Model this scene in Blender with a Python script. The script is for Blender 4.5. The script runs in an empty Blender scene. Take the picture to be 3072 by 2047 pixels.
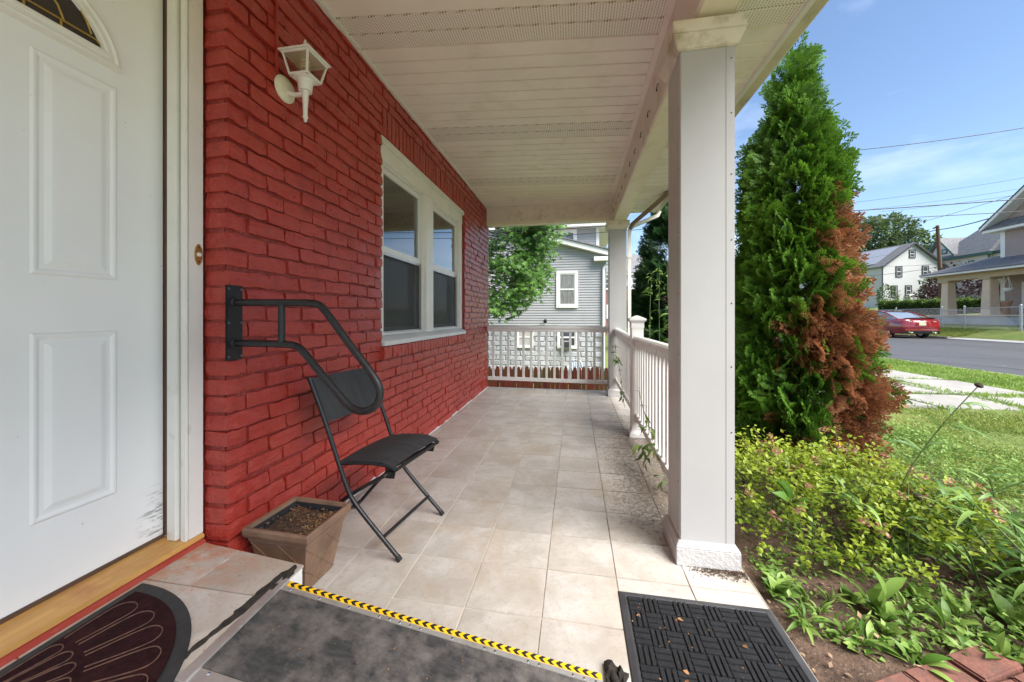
import bpy, bmesh, math, random
import numpy as np
from mathutils import Vector, Matrix
R = math.radians
rnd = random.Random(7)
nr = np.random.default_rng(7)
sc = bpy.context.scene
COL = sc.collection

# ---------------------------------------------------------------- camera, sky, sun, exposure
TH = math.atan(190/1100.0); CT = math.cos(TH); ST = math.sin(TH)
cd = bpy.data.cameras.new('camera'); cam = bpy.data.objects.new('camera', cd); COL.objects.link(cam)
cam.location = (0, 0, 1.15); cam.rotation_euler = (R(90), 0, TH)
cd.sensor_width = 36; cd.lens = 1100/3072*36; cd.shift_y = -73.5/3072
cd.clip_start = 0.05; cd.clip_end = 3000
sc.camera = cam

SUN_EL, SUN_AZ = 49, 125      # azimuth measured from +Y towards +X
wd = bpy.data.worlds.new('World'); sc.world = wd; wd.use_nodes = True
wn = wd.node_tree; wn.nodes.clear()
def wnode(t, **k):
    n = wn.nodes.new(t)
    for a, b in k.items(): setattr(n, a, b)
    return n
sky = wnode('ShaderNodeTexSky', sky_type='NISHITA', sun_disc=False)
sky.sun_elevation = R(SUN_EL); sky.sun_rotation = R(SUN_AZ)
sky.air_density = 1.0; sky.dust_density = 0.45; sky.ozone_density = 2.6
wtc = wnode('ShaderNodeTexCoord'); wmp = wnode('ShaderNodeMapping'); wmp.inputs['Scale'].default_value = (1.0, 1.0, 3.2)
wno = wnode('ShaderNodeTexNoise'); wno.inputs['Scale'].default_value = 1.9; wno.inputs['Detail'].default_value = 7; wno.inputs['Roughness'].default_value = 0.55
wrp = wnode('ShaderNodeValToRGB'); wrp.color_ramp.elements[0].position = 0.48; wrp.color_ramp.elements[1].position = 0.95
wmx = wnode('ShaderNodeMix', data_type='RGBA'); wmx.inputs['B'].default_value = (8.6, 9.0, 9.8, 1)
wml = wnode('ShaderNodeMath', operation='MULTIPLY'); wml.inputs[1].default_value = 0.75
wbg = wnode('ShaderNodeBackground'); wbg.inputs['Strength'].default_value = 0.046
wou = wnode('ShaderNodeOutputWorld')
L = wn.links.new
L(wtc.outputs['Generated'], wmp.inputs['Vector']); L(wmp.outputs['Vector'], wno.inputs['Vector'])
L(wno.outputs['Fac'], wrp.inputs['Fac']); L(wrp.outputs['Color'], wml.inputs[0]); L(wml.outputs[0], wmx.inputs['Factor'])
L(sky.outputs['Color'], wmx.inputs['A']); L(wmx.outputs['Result'], wbg.inputs['Color']); L(wbg.outputs[0], wou.inputs['Surface'])

sl = bpy.data.lights.new('sun', 'SUN'); sl.energy = 1.85; sl.angle = R(44); sl.color = (1.0, 0.95, 0.87)
so = bpy.data.objects.new('sun', sl); COL.objects.link(so)
sd = Vector((math.cos(R(SUN_EL))*math.sin(R(SUN_AZ)), math.cos(R(SUN_EL))*math.cos(R(SUN_AZ)), math.sin(R(SUN_EL))))
so.rotation_euler = sd.to_track_quat('Z', 'Y').to_euler(); so.location = sd*30
vs = sc.view_settings; vs.view_transform = 'Standard'; vs.look = 'None'; vs.gamma = 1; vs.use_curve_mapping = False
vs.exposure = 2.4
sc.cycles.max_bounces = 10; sc.cycles.diffuse_bounces = 7; sc.cycles.glossy_bounces = 3
sc.cycles.transparent_max_bounces = 12

# ---------------------------------------------------------------- material helpers
MATS = {}
class NT:
    def __init__(s, name):
        s.m = bpy.data.materials.new(name); s.m.use_nodes = True; s.t = s.m.node_tree; s.t.nodes.clear()
        s.out = s.n('ShaderNodeOutputMaterial'); s.b = s.n('ShaderNodeBsdfPrincipled')
        s.l(s.b.outputs[0], s.out.inputs['Surface']); s.pos = s.n('ShaderNodeNewGeometry').outputs['Position']
        MATS[name] = s.m
    def n(s, t, **k):
        x = s.t.nodes.new(t)
        for a, b in k.items(): setattr(x, a, b)
        return x
    def l(s, a, b): s.t.links.new(a, b)
    def noise(s, scale, detail=4, rough=.55, stretch=None, vec=None, dist=0):
        x = s.n('ShaderNodeTexNoise'); x.inputs['Scale'].default_value = scale; x.inputs['Detail'].default_value = detail
        x.inputs['Roughness'].default_value = rough; x.inputs['Distortion'].default_value = dist
        v = vec or s.pos
        if stretch:
            mp = s.n('ShaderNodeMapping'); mp.inputs['Scale'].default_value = stretch; s.l(v, mp.inputs['Vector']); v = mp.outputs[0]
        s.l(v, x.inputs['Vector']); return x.outputs['Fac']
    def ramp(s, fac, p0, p1, c0=0, c1=1):
        x = s.n('ShaderNodeMapRange'); x.inputs['From Min'].default_value = p0; x.inputs['From Max'].default_value = p1
        x.inputs['To Min'].default_value = c0; x.inputs['To Max'].default_value = c1; s.l(fac, x.inputs['Value']); return x.outputs[0]
    def mix(s, fac, a, b, blend='MIX'):
        x = s.n('ShaderNodeMix', data_type='RGBA'); x.blend_type = blend
        for i, v in (('Factor', fac), ('A', a), ('B', b)):
            if hasattr(v, 'is_linked') or isinstance(v, bpy.types.NodeSocket): s.l(v, x.inputs[i])
            elif i == 'Factor': x.inputs[i].default_value = v
            else: x.inputs[i].default_value = (*v[:3], 1)
        return x.outputs['Result']
    def math(s, op, a, b=0, c=None):
        x = s.n('ShaderNodeMath', operation=op)
        for i, v in enumerate((a, b, c)):
            if v is None: continue
            if isinstance(v, bpy.types.NodeSocket): s.l(v, x.inputs[i])
            else: x.inputs[i].default_value = v
        return x.outputs[0]
    def sep(s, v=None):
        x = s.n('ShaderNodeSeparateXYZ'); s.l(v or s.pos, x.inputs[0]); return x.outputs
    def color(s, c):
        if isinstance(c, bpy.types.NodeSocket): s.l(c, s.b.inputs['Base Color'])
        else: s.b.inputs['Base Color'].default_value = (*c[:3], 1)
    def rough(s, r):
        if isinstance(r, bpy.types.NodeSocket): s.l(r, s.b.inputs['Roughness'])
        else: s.b.inputs['Roughness'].default_value = r
    def bump(s, h, strength=.3, dist=.01, prev=None):
        x = s.n('ShaderNodeBump'); x.inputs['Strength'].default_value = strength; x.inputs['Distance'].default_value = dist
        s.l(h, x.inputs['Height'])
        if prev is not None: s.l(prev, x.inputs['Normal'])
        s.l(x.outputs[0], s.b.inputs['Normal']); return x.outputs[0]

def simple(name, col, rough=.5, var=.12, scale=14, bump=0, bscale=120, metal=0, spec=.5, coat=0, dirt=None, dscale=5, damt=(.55, .75), stretch=None):
    s = NT(name)
    lo = tuple(max(0, c*(1-var)) for c in col); hi = tuple(min(1, c*(1+var)) for c in col)
    c = s.mix(s.ramp(s.noise(scale, 5, stretch=stretch), .3, .7), lo, hi)
    if dirt:
        c = s.mix(s.ramp(s.noise(dscale, 6, .65), damt[0], damt[1]), c, dirt)
    s.color(c); s.rough(s.ramp(s.noise(scale*2.3, 3), .2, .8, max(0, rough-.08), min(1, rough+.08)))
    s.b.inputs['Metallic'].default_value = metal; s.b.inputs['Specular IOR Level'].default_value = spec
    s.b.inputs['Coat Weight'].default_value = coat
    if bump: s.bump(s.noise(bscale, 4), bump, .01)
    return s.m

# painted brick: one thick glossy red coat, chalky and worn in places
s = NT('brick_paint')
n1 = s.noise(3.1, 5, .6); n2 = s.noise(26, 6, .65); n3 = s.noise(90, 3)
c = s.mix(s.ramp(n1, .35, .65), (.36, .024, .015), (.44, .040, .026))
c = s.mix(s.ramp(n2, .45, .75), c, (.46, .066, .046))
c = s.mix(s.ramp(s.noise(40, 8, .7, stretch=(1, .35, 1)), .69, .74), c, (.42, .26, .20))
c = s.mix(s.math('MULTIPLY', s.ramp(s.noise(9, 6, .65), .52, .72), .5), c, (.24, .022, .016))
s.color(c); s.rough(s.ramp(n2, .3, .7, .24, .46)); s.b.inputs['Specular IOR Level'].default_value = .5
s.bump(s.noise(30, 8, .66, stretch=(1, .32, 1)), .95, .013); s.b.inputs['Coat Weight'].default_value = .2; s.b.inputs['Coat Roughness'].default_value = .22
# mortar under the same red paint, its colour darkened to carry joint shade
s = NT('mortar_paint')
n2 = s.noise(30, 6, .65)
s.color(s.mix(s.ramp(n2, .35, .7), (.22, .016, .010), (.36, .050, .037))); s.rough(.30)
s.bump(s.noise(55, 6, .65), .9, .012)
# porch floor tile
def tile_mat(name, rust=0.0, grime=True):
    s = NT(name)
    oi = s.n('ShaderNodeObjectInfo'); rv = s.n('ShaderNodeCombineXYZ'); s.l(oi.outputs['Random'], rv.inputs[0])
    va = s.n('ShaderNodeVectorMath', operation='MULTIPLY_ADD'); s.l(rv.outputs[0], va.inputs[0]); va.inputs[1].default_value = (13, 7, 5); s.l(s.pos, va.inputs[2])
    v = va.outputs[0]
    a = s.noise(5, 6, .6, vec=v, dist=.6); b = s.noise(2.2, 4, .5, vec=v); d = s.noise(34, 6, .7, vec=v)
    c = s.mix(s.ramp(a, .36, .62), (.42, .388, .35), (.54, .512, .48))
    c = s.mix(s.math('MULTIPLY', s.ramp(b, .48, .72), .55), c, (.38, .31, .235))
    c = s.mix(s.math('MULTIPLY', s.ramp(d, .50, .70), .55), c, (.36, .30, .25))
    c = s.mix(s.math('MULTIPLY', s.ramp(s.noise(1.7, 6, .7, dist=1.2), .50, .66), .45), c, (.40, .31, .22))
    c = s.mix(s.math('MULTIPLY', s.ramp(s.noise(110, 3, .6), .60, .70), .5), c, (.30, .24, .19))
    tone = s.ramp(oi.outputs['Random'], 0, 1, .955, 1.035)
    hs = s.n('ShaderNodeHueSaturation'); s.l(c, hs.inputs['Color']); s.l(tone, hs.inputs['Value']); c = hs.outputs[0]
    if rust:
        x = s.sep()
        near = s.ramp(x[0], -1.02, -1.42)
        m = s.math('MULTIPLY', s.ramp(s.noise(13, 6, .7, stretch=(1, 1.4, 1)), .40, .58), s.math('MULTIPLY', near, s.ramp(x[1], .95, 1.2, .35, 1)))
        c = s.mix(s.math('MULTIPLY', m, .9), c, (.48, .20, .10))
        c = s.mix(s.ramp(s.noise(55, 6, .7), .60, .68), c, (.30, .17, .10))
    if grime:
        x = s.sep()
        band = s.math('MULTIPLY', s.ramp(x[0], .02, .52), s.math('MULTIPLY', s.ramp(x[1], 1.7, 2.3), s.ramp(x[1], 5.2, 3.4)))
        spots = s.ramp(s.math('ADD', s.noise(38, 9, .8, dist=.4), s.math('MULTIPLY', band, .25)), .60, .74)
        c = s.mix(s.math('MULTIPLY', spots, s.ramp(band, .0, .45, .0, .8)), c, (.060, .042, .028))
        film = s.math('MULTIPLY', s.ramp(s.noise(3.5, 4), .35, .7), s.ramp(x[0], -.5, .5, .10, .5))
        c = s.mix(s.math('MULTIPLY', film, band), c, (.26, .19, .14))
        c = s.mix(s.ramp(s.noise(150, 2), .735, .76), c, (.10, .07, .05))
    s.color(c); s.rough(s.ramp(d, .3, .7, .30, .52)); s.bump(s.noise(70, 5), .12, .004)
tile_mat('tile'); tile_mat('step_tile', rust=1, grime=False)
s = NT('grout'); x = s.sep()
s.color(s.mix(s.math('MULTIPLY', s.ramp(x[0], -.75, .3), s.ramp(s.noise(4, 4), .3, .55)), (.62, .56, .49), (.16, .125, .095))); s.rough(.8)
simple('white_trim', (.74, .73, .70), .35, .04, 6, dirt=(.60, .56, .46), dscale=3, damt=(.58, .9))
simple('white_vinyl', (.76, .75, .73), .32, .03, 5, dirt=(.58, .53, .45), dscale=4, damt=(.6, .9))
s = NT('door_paint')
c = s.mix(s.ramp(s.noise(3, 3), .3, .7), (.82, .815, .805), (.86, .855, .84))
x = s.sep()
sm = s.math('MULTIPLY', s.ramp(s.noise(30, 5, .75, stretch=(1, .45, 2.4)), .50, .60), s.math('MULTIPLY', s.ramp(x[1], 1.10, 1.17), s.ramp(x[2], .52, .40)))
c = s.mix(sm, c, (.16, .16, .17)); c = s.mix(s.ramp(s.noise(60, 2), .76, .80), c, (.5, .5, .5))
s.color(c); s.rough(.34); s.bump(s.noise(300, 2), .03, .002)
simple('casing', (.79, .77, .72), .4, .05, 5, dirt=(.52, .48, .38), dscale=9, damt=(.62, .85))
# soffit and column wrap aluminium / vinyl
simple('soffit', (.86, .80, .75), .42, .04, 4, dirt=(.58, .49, .38), dscale=3.2, damt=(.55, .95))
s = NT('soffit_perforated')
c = s.mix(s.ramp(s.noise(4, 4), .3, .7), (.83, .77, .72), (.87, .81, .76)); x = s.sep()
def dots(sx, sy, th):
    a = s.math('SUBTRACT', s.math('FRACT', s.math('MULTIPLY', x[0], sx)), .5); b = s.math('SUBTRACT', s.math('FRACT', s.math('MULTIPLY', x[1], sy)), .5)
    return s.math('LESS_THAN', s.math('ADD', s.math('MULTIPLY', a, a), s.math('MULTIPLY', b, b)), th)
s.color(s.mix(dots(62, 95, .055), c, (.22, .19, .16))); s.rough(.45)
simple('beam_wrap', (.78, .71, .66), .4, .05, 5, dirt=(.42, .35, .26), dscale=5, damt=(.5, .85))
simple('beam_bottom', (.84, .80, .67), .4, .05, 4, dirt=(.55, .50, .36), dscale=4, damt=(.5, .9))
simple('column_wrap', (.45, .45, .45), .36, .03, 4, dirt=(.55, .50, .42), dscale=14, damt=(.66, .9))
simple('cap_wrap', (.70, .66, .57), .42, .06, 8, dirt=(.26, .21, .12), dscale=6, damt=(.52, .8))
simple('eave_fascia', (.60, .56, .42), .4, .08, 6, dirt=(.20, .19, .10), dscale=4, damt=(.5, .8))
simple('base_paint', (.50, .495, .49), .55, .04, 8, bump=.5, bscale=60, dirt=(.20, .16, .12), dscale=24, damt=(.70, .76))
simple('downspout_brown', (.23, .17, .12), .45, .15, 8)
simple('black_metal', (.012, .012, .013), .42, .2, 40, bump=.06, bscale=500)
simple('screw', (.20, .20, .20), .35, .1, 40, metal=.8)
simple('dark_screw', (.055, .035, .025), .6, .2, 60)
s = NT('sling_fabric'); x = s.sep()
c = s.mix(s.ramp(s.noise(7, 4, stretch=(1, 5, 1)), .35, .7), (.022, .022, .023), (.038, .038, .040))
s.color(c); s.rough(.72); s.bump(s.noise(420, 2), .35, .002)
simple('planter_brown', (.20, .118, .075), .55, .25, 9, bump=.1, dirt=(.26, .17, .11), dscale=7, damt=(.52, .75))
simple('planter_inner', (.018, .019, .022), .6, .3, 20, dirt=(.16, .15, .14), dscale=30, damt=(.62, .72))
s = NT('potting_soil')
c = s.mix(s.ramp(s.noise(60, 6, .7), .35, .65), (.035, .020, .012), (.15, .085, .05))
c = s.mix(s.math('MULTIPLY', s.ramp(s.noise(150, 4, .7), .55, .62), s.ramp(s.noise(9, 3), .48, .60)), c, (.52, .36, .17))
s.color(c); s.rough(.9); s.bump(s.noise(140, 5, .7), 1, .02)
simple('ramp_grit', (.040, .038, .038), .75, .5, 30, bump=.6, bscale=420, dirt=(.19, .165, .15), dscale=11, damt=(.42, .72), stretch=(1, 3, 1))
simple('aluminium', (.62, .60, .58), .38, .06, 30, metal=.75, dirt=(.40, .37, .34), dscale=14, damt=(.5, .8))
simple('tape_yellow', (.80, .47, .012), .45, .12, 50)
simple('tape_black', (.015, .015, .015), .5, .2, 50)
s = NT('torn_rubber')
s.color(s.mix(s.ramp(s.noise(40, 6, .7), .35, .65), (.010, .009, .008), (.060, .045, .032))); s.rough(.85); s.bump(s.noise(90, 6, .7), 1, .02)
simple('mat_rubber', (.022, .023, .024), .62, .2, 20, dirt=(.10, .072, .045), dscale=9, damt=(.6, .8))
simple('mat_carpet', (.028, .007, .009), .95, .35, 60, bump=.8, bscale=350, dirt=(.055, .016, .014), dscale=9, damt=(.5, .8), spec=.15)
simple('mat_ridge', (.13, .070, .050), .9, .35, 60, spec=.2)
simple('basket_frame', (.045, .045, .050), .5, .2, 14)
simple('basket_pile', (.014, .015, .018), .8, .35, 40, bump=.7, bscale=300, spec=.35)
simple('threshold_oak', (.56, .30, .085), .42, .18, 7, dirt=(.45, .18, .06), dscale=8, damt=(.5, .75), stretch=(6, .5, 6))
simple('threshold_dark', (.10, .055, .035), .5, .2, 9)
s = NT('sill_red')
c = s.mix(s.ramp(s.noise(7, 5, .6, stretch=(1.5, .5, 1)), .35, .65), (.30, .030, .022), (.40, .075, .05))
c = s.mix(s.ramp(s.noise(30, 6, .7, stretch=(2, .3, 1)), .60, .70), c, (.46, .30, .20))
s.color(c); s.rough(.28); s.bump(s.noise(40, 5), .3, .006)
simple('brass', (.55, .36, .12), .35, .2, 60, metal=.9)
simple('brass_came', (.42, .27, .06), .4, .1, 60, metal=.6)
simple('bell_button', (.75, .75, .72), .25, .03)
simple('fan_glass', (.030, .024, .022), .08, .3, 6, coat=.3)
simple('lantern_white', (.76, .75, .73), .38, .04, 20)
simple('lantern_plate', (.72, .68, .54), .5, .08, 20, dirt=(.40, .36, .22), dscale=40, damt=(.6, .75))
simple('bulb_white', (.85, .84, .8), .3, .02)
simple('bulb_base', (.62, .55, .30), .4, .05)
s = NT('lantern_glass'); s.color((.9, .88, .82)); s.rough(.03); s.b.inputs['Transmission Weight'].default_value = 0
tr = s.n('ShaderNodeBsdfTransparent'); tr.inputs[0].default_value = (.80, .74, .62, 1); mx = s.n('ShaderNodeMixShader')
gl = s.n('ShaderNodeBsdfGlossy'); gl.inputs['Roughness'].default_value = .05; mx.inputs[0].default_value = .12
s.l(tr.outputs[0], mx.inputs[1]); s.l(gl.outputs[0], mx.inputs[2]); s.l(mx.outputs[0], s.out.inputs['Surface'])
def glass(name, tint=(.55, .57, .58), refl=1.0):
    s = NT(name); tr = s.n('ShaderNodeBsdfTransparent'); tr.inputs[0].default_value = (*tint, 1)
    gl = s.n('ShaderNodeBsdfGlossy'); gl.inputs['Roughness'].default_value = .012; gl.inputs['Color'].default_value = (.95, .97, 1, 1)
    fr = s.n('ShaderNodeFresnel'); fr.inputs['IOR'].default_value = 1.75
    bm = s.n('ShaderNodeBump'); bm.inputs['Strength'].default_value = .03; bm.inputs['Distance'].default_value = .02
    s.l(s.noise(2.5, 1), bm.inputs['Height']); s.l(bm.outputs[0], gl.inputs['Normal'])
    mx = s.n('ShaderNodeMixShader'); s.l(s.math('MULTIPLY', fr.outputs[0], refl), mx.inputs[0])
    s.l(tr.outputs[0], mx.inputs[1]); s.l(gl.outputs[0], mx.inputs[2]); s.l(mx.outputs[0], s.out.inputs['Surface'])
glass('window_glass', (.70, .72, .72), 1.6)
# insect screen: fine mesh, part see-through
s = NT('insect_screen'); s.color((.05, .05, .052)); s.rough(.6); tr = s.n('ShaderNodeBsdfTransparent'); mx = s.n('ShaderNodeMixShader'); mx.inputs[0].default_value = .5
s.l(tr.outputs[0], mx.inputs[1]); s.l(s.b.outputs[0], mx.inputs[2]); s.l(mx.outputs[0], s.out.inputs['Surface'])
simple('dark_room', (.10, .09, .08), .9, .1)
simple('curtain', (.72, .69, .64), .9, .1, 30, stretch=(1, 6, .4))
simple('far_pane', (.055, .065, .075), .12, .35, 2, spec=.8)
simple('net_curtain', (.20, .20, .20), .35, .35, 9, stretch=(3, 1, .3))
simple('blind', (.42, .41, .38), .7, .05)
# neighbours
simple('grey_siding', (.34, .34, .35), .55, .05, 2.2)
simple('stone_block', (.42, .43, .45), .85, .14, 9, bump=.9, bscale=26)
simple('stone_joint', (.33, .33, .34), .9, .1, 9)
simple('grey_shingle', (.19, .19, .195), .9, .28, 5, bump=.4, bscale=12)
simple('dark_shingle', (.14, .14, .145), .9, .3, 4, bump=.4, bscale=12)
simple('mauve_siding', (.36, .275, .255), .6, .05, 2)
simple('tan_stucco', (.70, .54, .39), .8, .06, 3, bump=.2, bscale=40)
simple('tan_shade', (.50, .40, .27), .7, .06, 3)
simple('white_stucco', (.50, .50, .495), .85, .10, 3, bump=.4, bscale=20)
def lined(name, col, pitch, dark=.72):
    s = NT(name); x = s.sep(); fr = s.math('FRACT', s.math('DIVIDE', x[2], pitch))
    s.color(s.mix(s.math('LESS_THAN', fr, .14), s.mix(s.ramp(s.noise(1.5, 4), .3, .7), tuple(c*.95 for c in col), col), tuple(c*dark for c in col))); s.rough(.6)
    s.bump(fr, .4, .02)
lined('white_siding', (.52, .52, .515), .14)
lined('cream_siding', (.60, .58, .53), .15)
simple('far_brick', (.26, .11, .085), .85, .22, 6)
simple('orange_brick', (.42, .20, .11), .85, .15, 5)
simple('green_trim', (.03, .10, .095), .5, .1)
simple('dark_trim', (.035, .037, .042), .5, .1)
simple('solar', (.30, .31, .345), .18, .05, 3, spec=.8)
simple('picket_stain', (.17, .030, .018), .75, .45, 5, bump=.3, bscale=40, dirt=(.085, .070, .022), dscale=3.2, damt=(.46, .66), stretch=(2, 2, .3))
simple('pole_wood', (.105, .058, .040), .9, .25, 3, stretch=(3, 3, .3))
simple('wire_black', (.012, .012, .013), .6, .1)
simple('galvanised', (.42, .43, .44), .45, .1, 9, metal=.5)
simple('blue_plastic', (.42, .50, .58), .4, .05)
simple('basket_white', (.75, .75, .74), .5, .04)
simple('urn_clay', (.50, .31, .20), .8, .12, 6)
# ground surfaces
s = NT('lawn_soil')
c = s.mix(s.ramp(s.noise(1.1, 6, .6), .35, .65), (.13, .21, .035), (.24, .25, .06)); c = s.mix(s.ramp(s.noise(14, 5, .7), .45, .7), c, (.10, .15, .03))
s.color(c); s.rough(.95); s.bump(s.noise(60, 5), .8, .03)
s = NT('bed_soil')
c = s.mix(s.ramp(s.noise(16, 7, .7), .35, .65), (.070, .042, .028), (.20, .125, .085)); c = s.mix(s.ramp(s.noise(130, 3, .6), .62, .70), c, (.40, .30, .22))
s.color(c); s.rough(.95); s.bump(s.noise(70, 6, .7), 1, .02)
s = NT('asphalt')
c = s.mix(s.ramp(s.noise(.5, 4, stretch=(1, .12, 1)), .35, .65), (.062, .063, .068), (.084, .084, .089)); c = s.mix(s.ramp(s.noise(3, 2, .5), .72, .75), c, (.24, .24, .24))
vo = s.n('ShaderNodeTexVoronoi', feature='DISTANCE_TO_EDGE'); vo.inputs['Scale'].default_value = .22; dv = s.n('ShaderNodeVectorMath', operation='ADD'); nv = s.n('ShaderNodeTexNoise'); nv.inputs['Scale'].default_value = .8; s.l(s.pos, nv.inputs['Vector']); s.l(s.pos, dv.inputs[0]); s.l(nv.outputs['Color'], dv.inputs[1]); s.l(dv.outputs[0], vo.inputs['Vector'])
c = s.mix(s.ramp(vo.outputs['Distance'], .010, .004), c, (.022, .022, .024))
s.color(c); s.rough(.7); s.bump(s.noise(120, 4), .4, .01)
simple('concrete', (.34, .32, .295), .9, .16, 3, bump=.5, bscale=50, dirt=(.30, .29, .24), dscale=2.2, damt=(.5, .8))
simple('concrete_light', (.42, .41, .385), .9, .08, 2)
simple('kerb_stone', (.30, .27, .23), .95, .35, 4, bump=.8, bscale=15)
simple('paver', (.19, .078, .058), .85, .25, 12, bump=.5, bscale=60, dirt=(.11, .075, .06), dscale=18, damt=(.5, .75))
# car
simple('car_paint', (.27, .008, .012), .22, .05, 3, spec=.6, coat=1.0)
simple('car_black', (.012, .012, .013), .35, .1)
simple('tyre', (.014, .014, .014), .8, .2)
simple('rim', (.5, .5, .52), .25, .05, metal=.9)
simple('car_glass', (.25, .28, .30), .05, .05, spec=1.0, coat=1)
simple('tail_lens', (.30, .016, .020), .12, .1, coat=1)
simple('tail_clear', (.62, .50, .50), .15, .05, coat=1)
simple('plate', (.70, .66, .42), .4, .04)
simple('chrome', (.72, .72, .72), .12, .03, metal=1)
# plants
def foliage(name, dark, light, rough=.5, trans=.28):
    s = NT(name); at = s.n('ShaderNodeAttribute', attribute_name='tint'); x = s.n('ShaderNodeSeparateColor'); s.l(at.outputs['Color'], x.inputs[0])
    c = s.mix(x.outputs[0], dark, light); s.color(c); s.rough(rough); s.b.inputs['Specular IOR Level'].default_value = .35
    t = s.n('ShaderNodeBsdfTranslucent'); s.l(c, t.inputs[0]); m = s.n('ShaderNodeMixShader'); m.inputs[0].default_value = trans
    s.l(s.b.outputs[0], m.inputs[1]); s.l(t.outputs[0], m.inputs[2]); s.l(m.outputs[0], s.out.inputs['Surface'])
foliage('arbor_green', (.020, .078, .010), (.20, .40, .036), .55)
foliage('arbor_dead', (.10, .030, .012), (.60, .27, .13), .7)
foliage('conifer_green', (.012, .045, .014), (.045, .12, .030), .5)
foliage('maple_green', (.040, .115, .014), (.16, .31, .055), .42, .34)
foliage('tree_green', (.045, .085, .030), (.13, .19, .070), .6)
foliage('shrub_green', (.070, .16, .012), (.38, .46, .050), .45, .34)
foliage('weed_green', (.085, .19, .025), (.32, .46, .11), .45, .32)
foliage('blade_green', (.050, .14, .028), (.27, .42, .11), .40, .26)
foliage('grass_green', (.11, .19, .030), (.33, .38, .085), .6, .35)
foliage('grass_fresh', (.13, .24, .030), (.34, .46, .10), .6, .35)
foliage('hedge_green', (.025, .055, .015), (.15, .24, .045), .55)
foliage('purple_leaf', (.022, .010, .014), (.085, .040, .048), .5)
foliage('dry_flower', (.30, .10, .055), (.62, .38, .30), .8)
foliage('yellow_petal', (.65, .42, .01), (.80, .62, .03), .5)
foliage('vine_green', (.045, .12, .018), (.23, .34, .080), .4, .34)
foliage('dry_leaf', (.15, .05, .02), (.42, .22, .10), .8)
foliage('soil_litter', (.045, .028, .018), (.42, .28, .18), .9, .0)
foliage('soil_crumb', (.022, .014, .009), (.10, .062, .040), .9, .0)
simple('bark', (.085, .060, .042), .95, .3, 8, bump=.8, bscale=30, stretch=(2, 2, .4))
simple('stem_green', (.11, .17, .05), .6, .2, 20)
simple('twig', (.14, .10, .07), .9, .2, 20)
simple('seed_head', (.035, .022, .016), .9, .3, 90)

# ---------------------------------------------------------------- mesh helpers
WM = {}                                   # world matrix of every empty / object used as a parent
def link(o, parent=None):
    COL.objects.link(o)
    if parent is not None:
        o.parent = parent; o.matrix_parent_inverse = WM.get(parent, Matrix()).inverted()
    return o
def tag(o, label=None, cat=None, group=None, kind=None):
    if label: o['label'] = label
    if cat: o['category'] = cat
    if group: o['group'] = group
    if kind: o['kind'] = kind
    return o
def thing(name, label, cat, loc=(0, 0, 0), group=None):
    o = bpy.data.objects.new(name, None); o.empty_display_size = .1; o.location = loc; WM[o] = Matrix.Translation(loc)
    COL.objects.link(o); return tag(o, label, cat, group)
def part_empty(name, parent, loc=(0, 0, 0)):
    o = bpy.data.objects.new(name, None); o.empty_display_size = .05; link(o, parent); o.location = loc; WM[o] = Matrix.Translation(loc); return o

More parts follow.
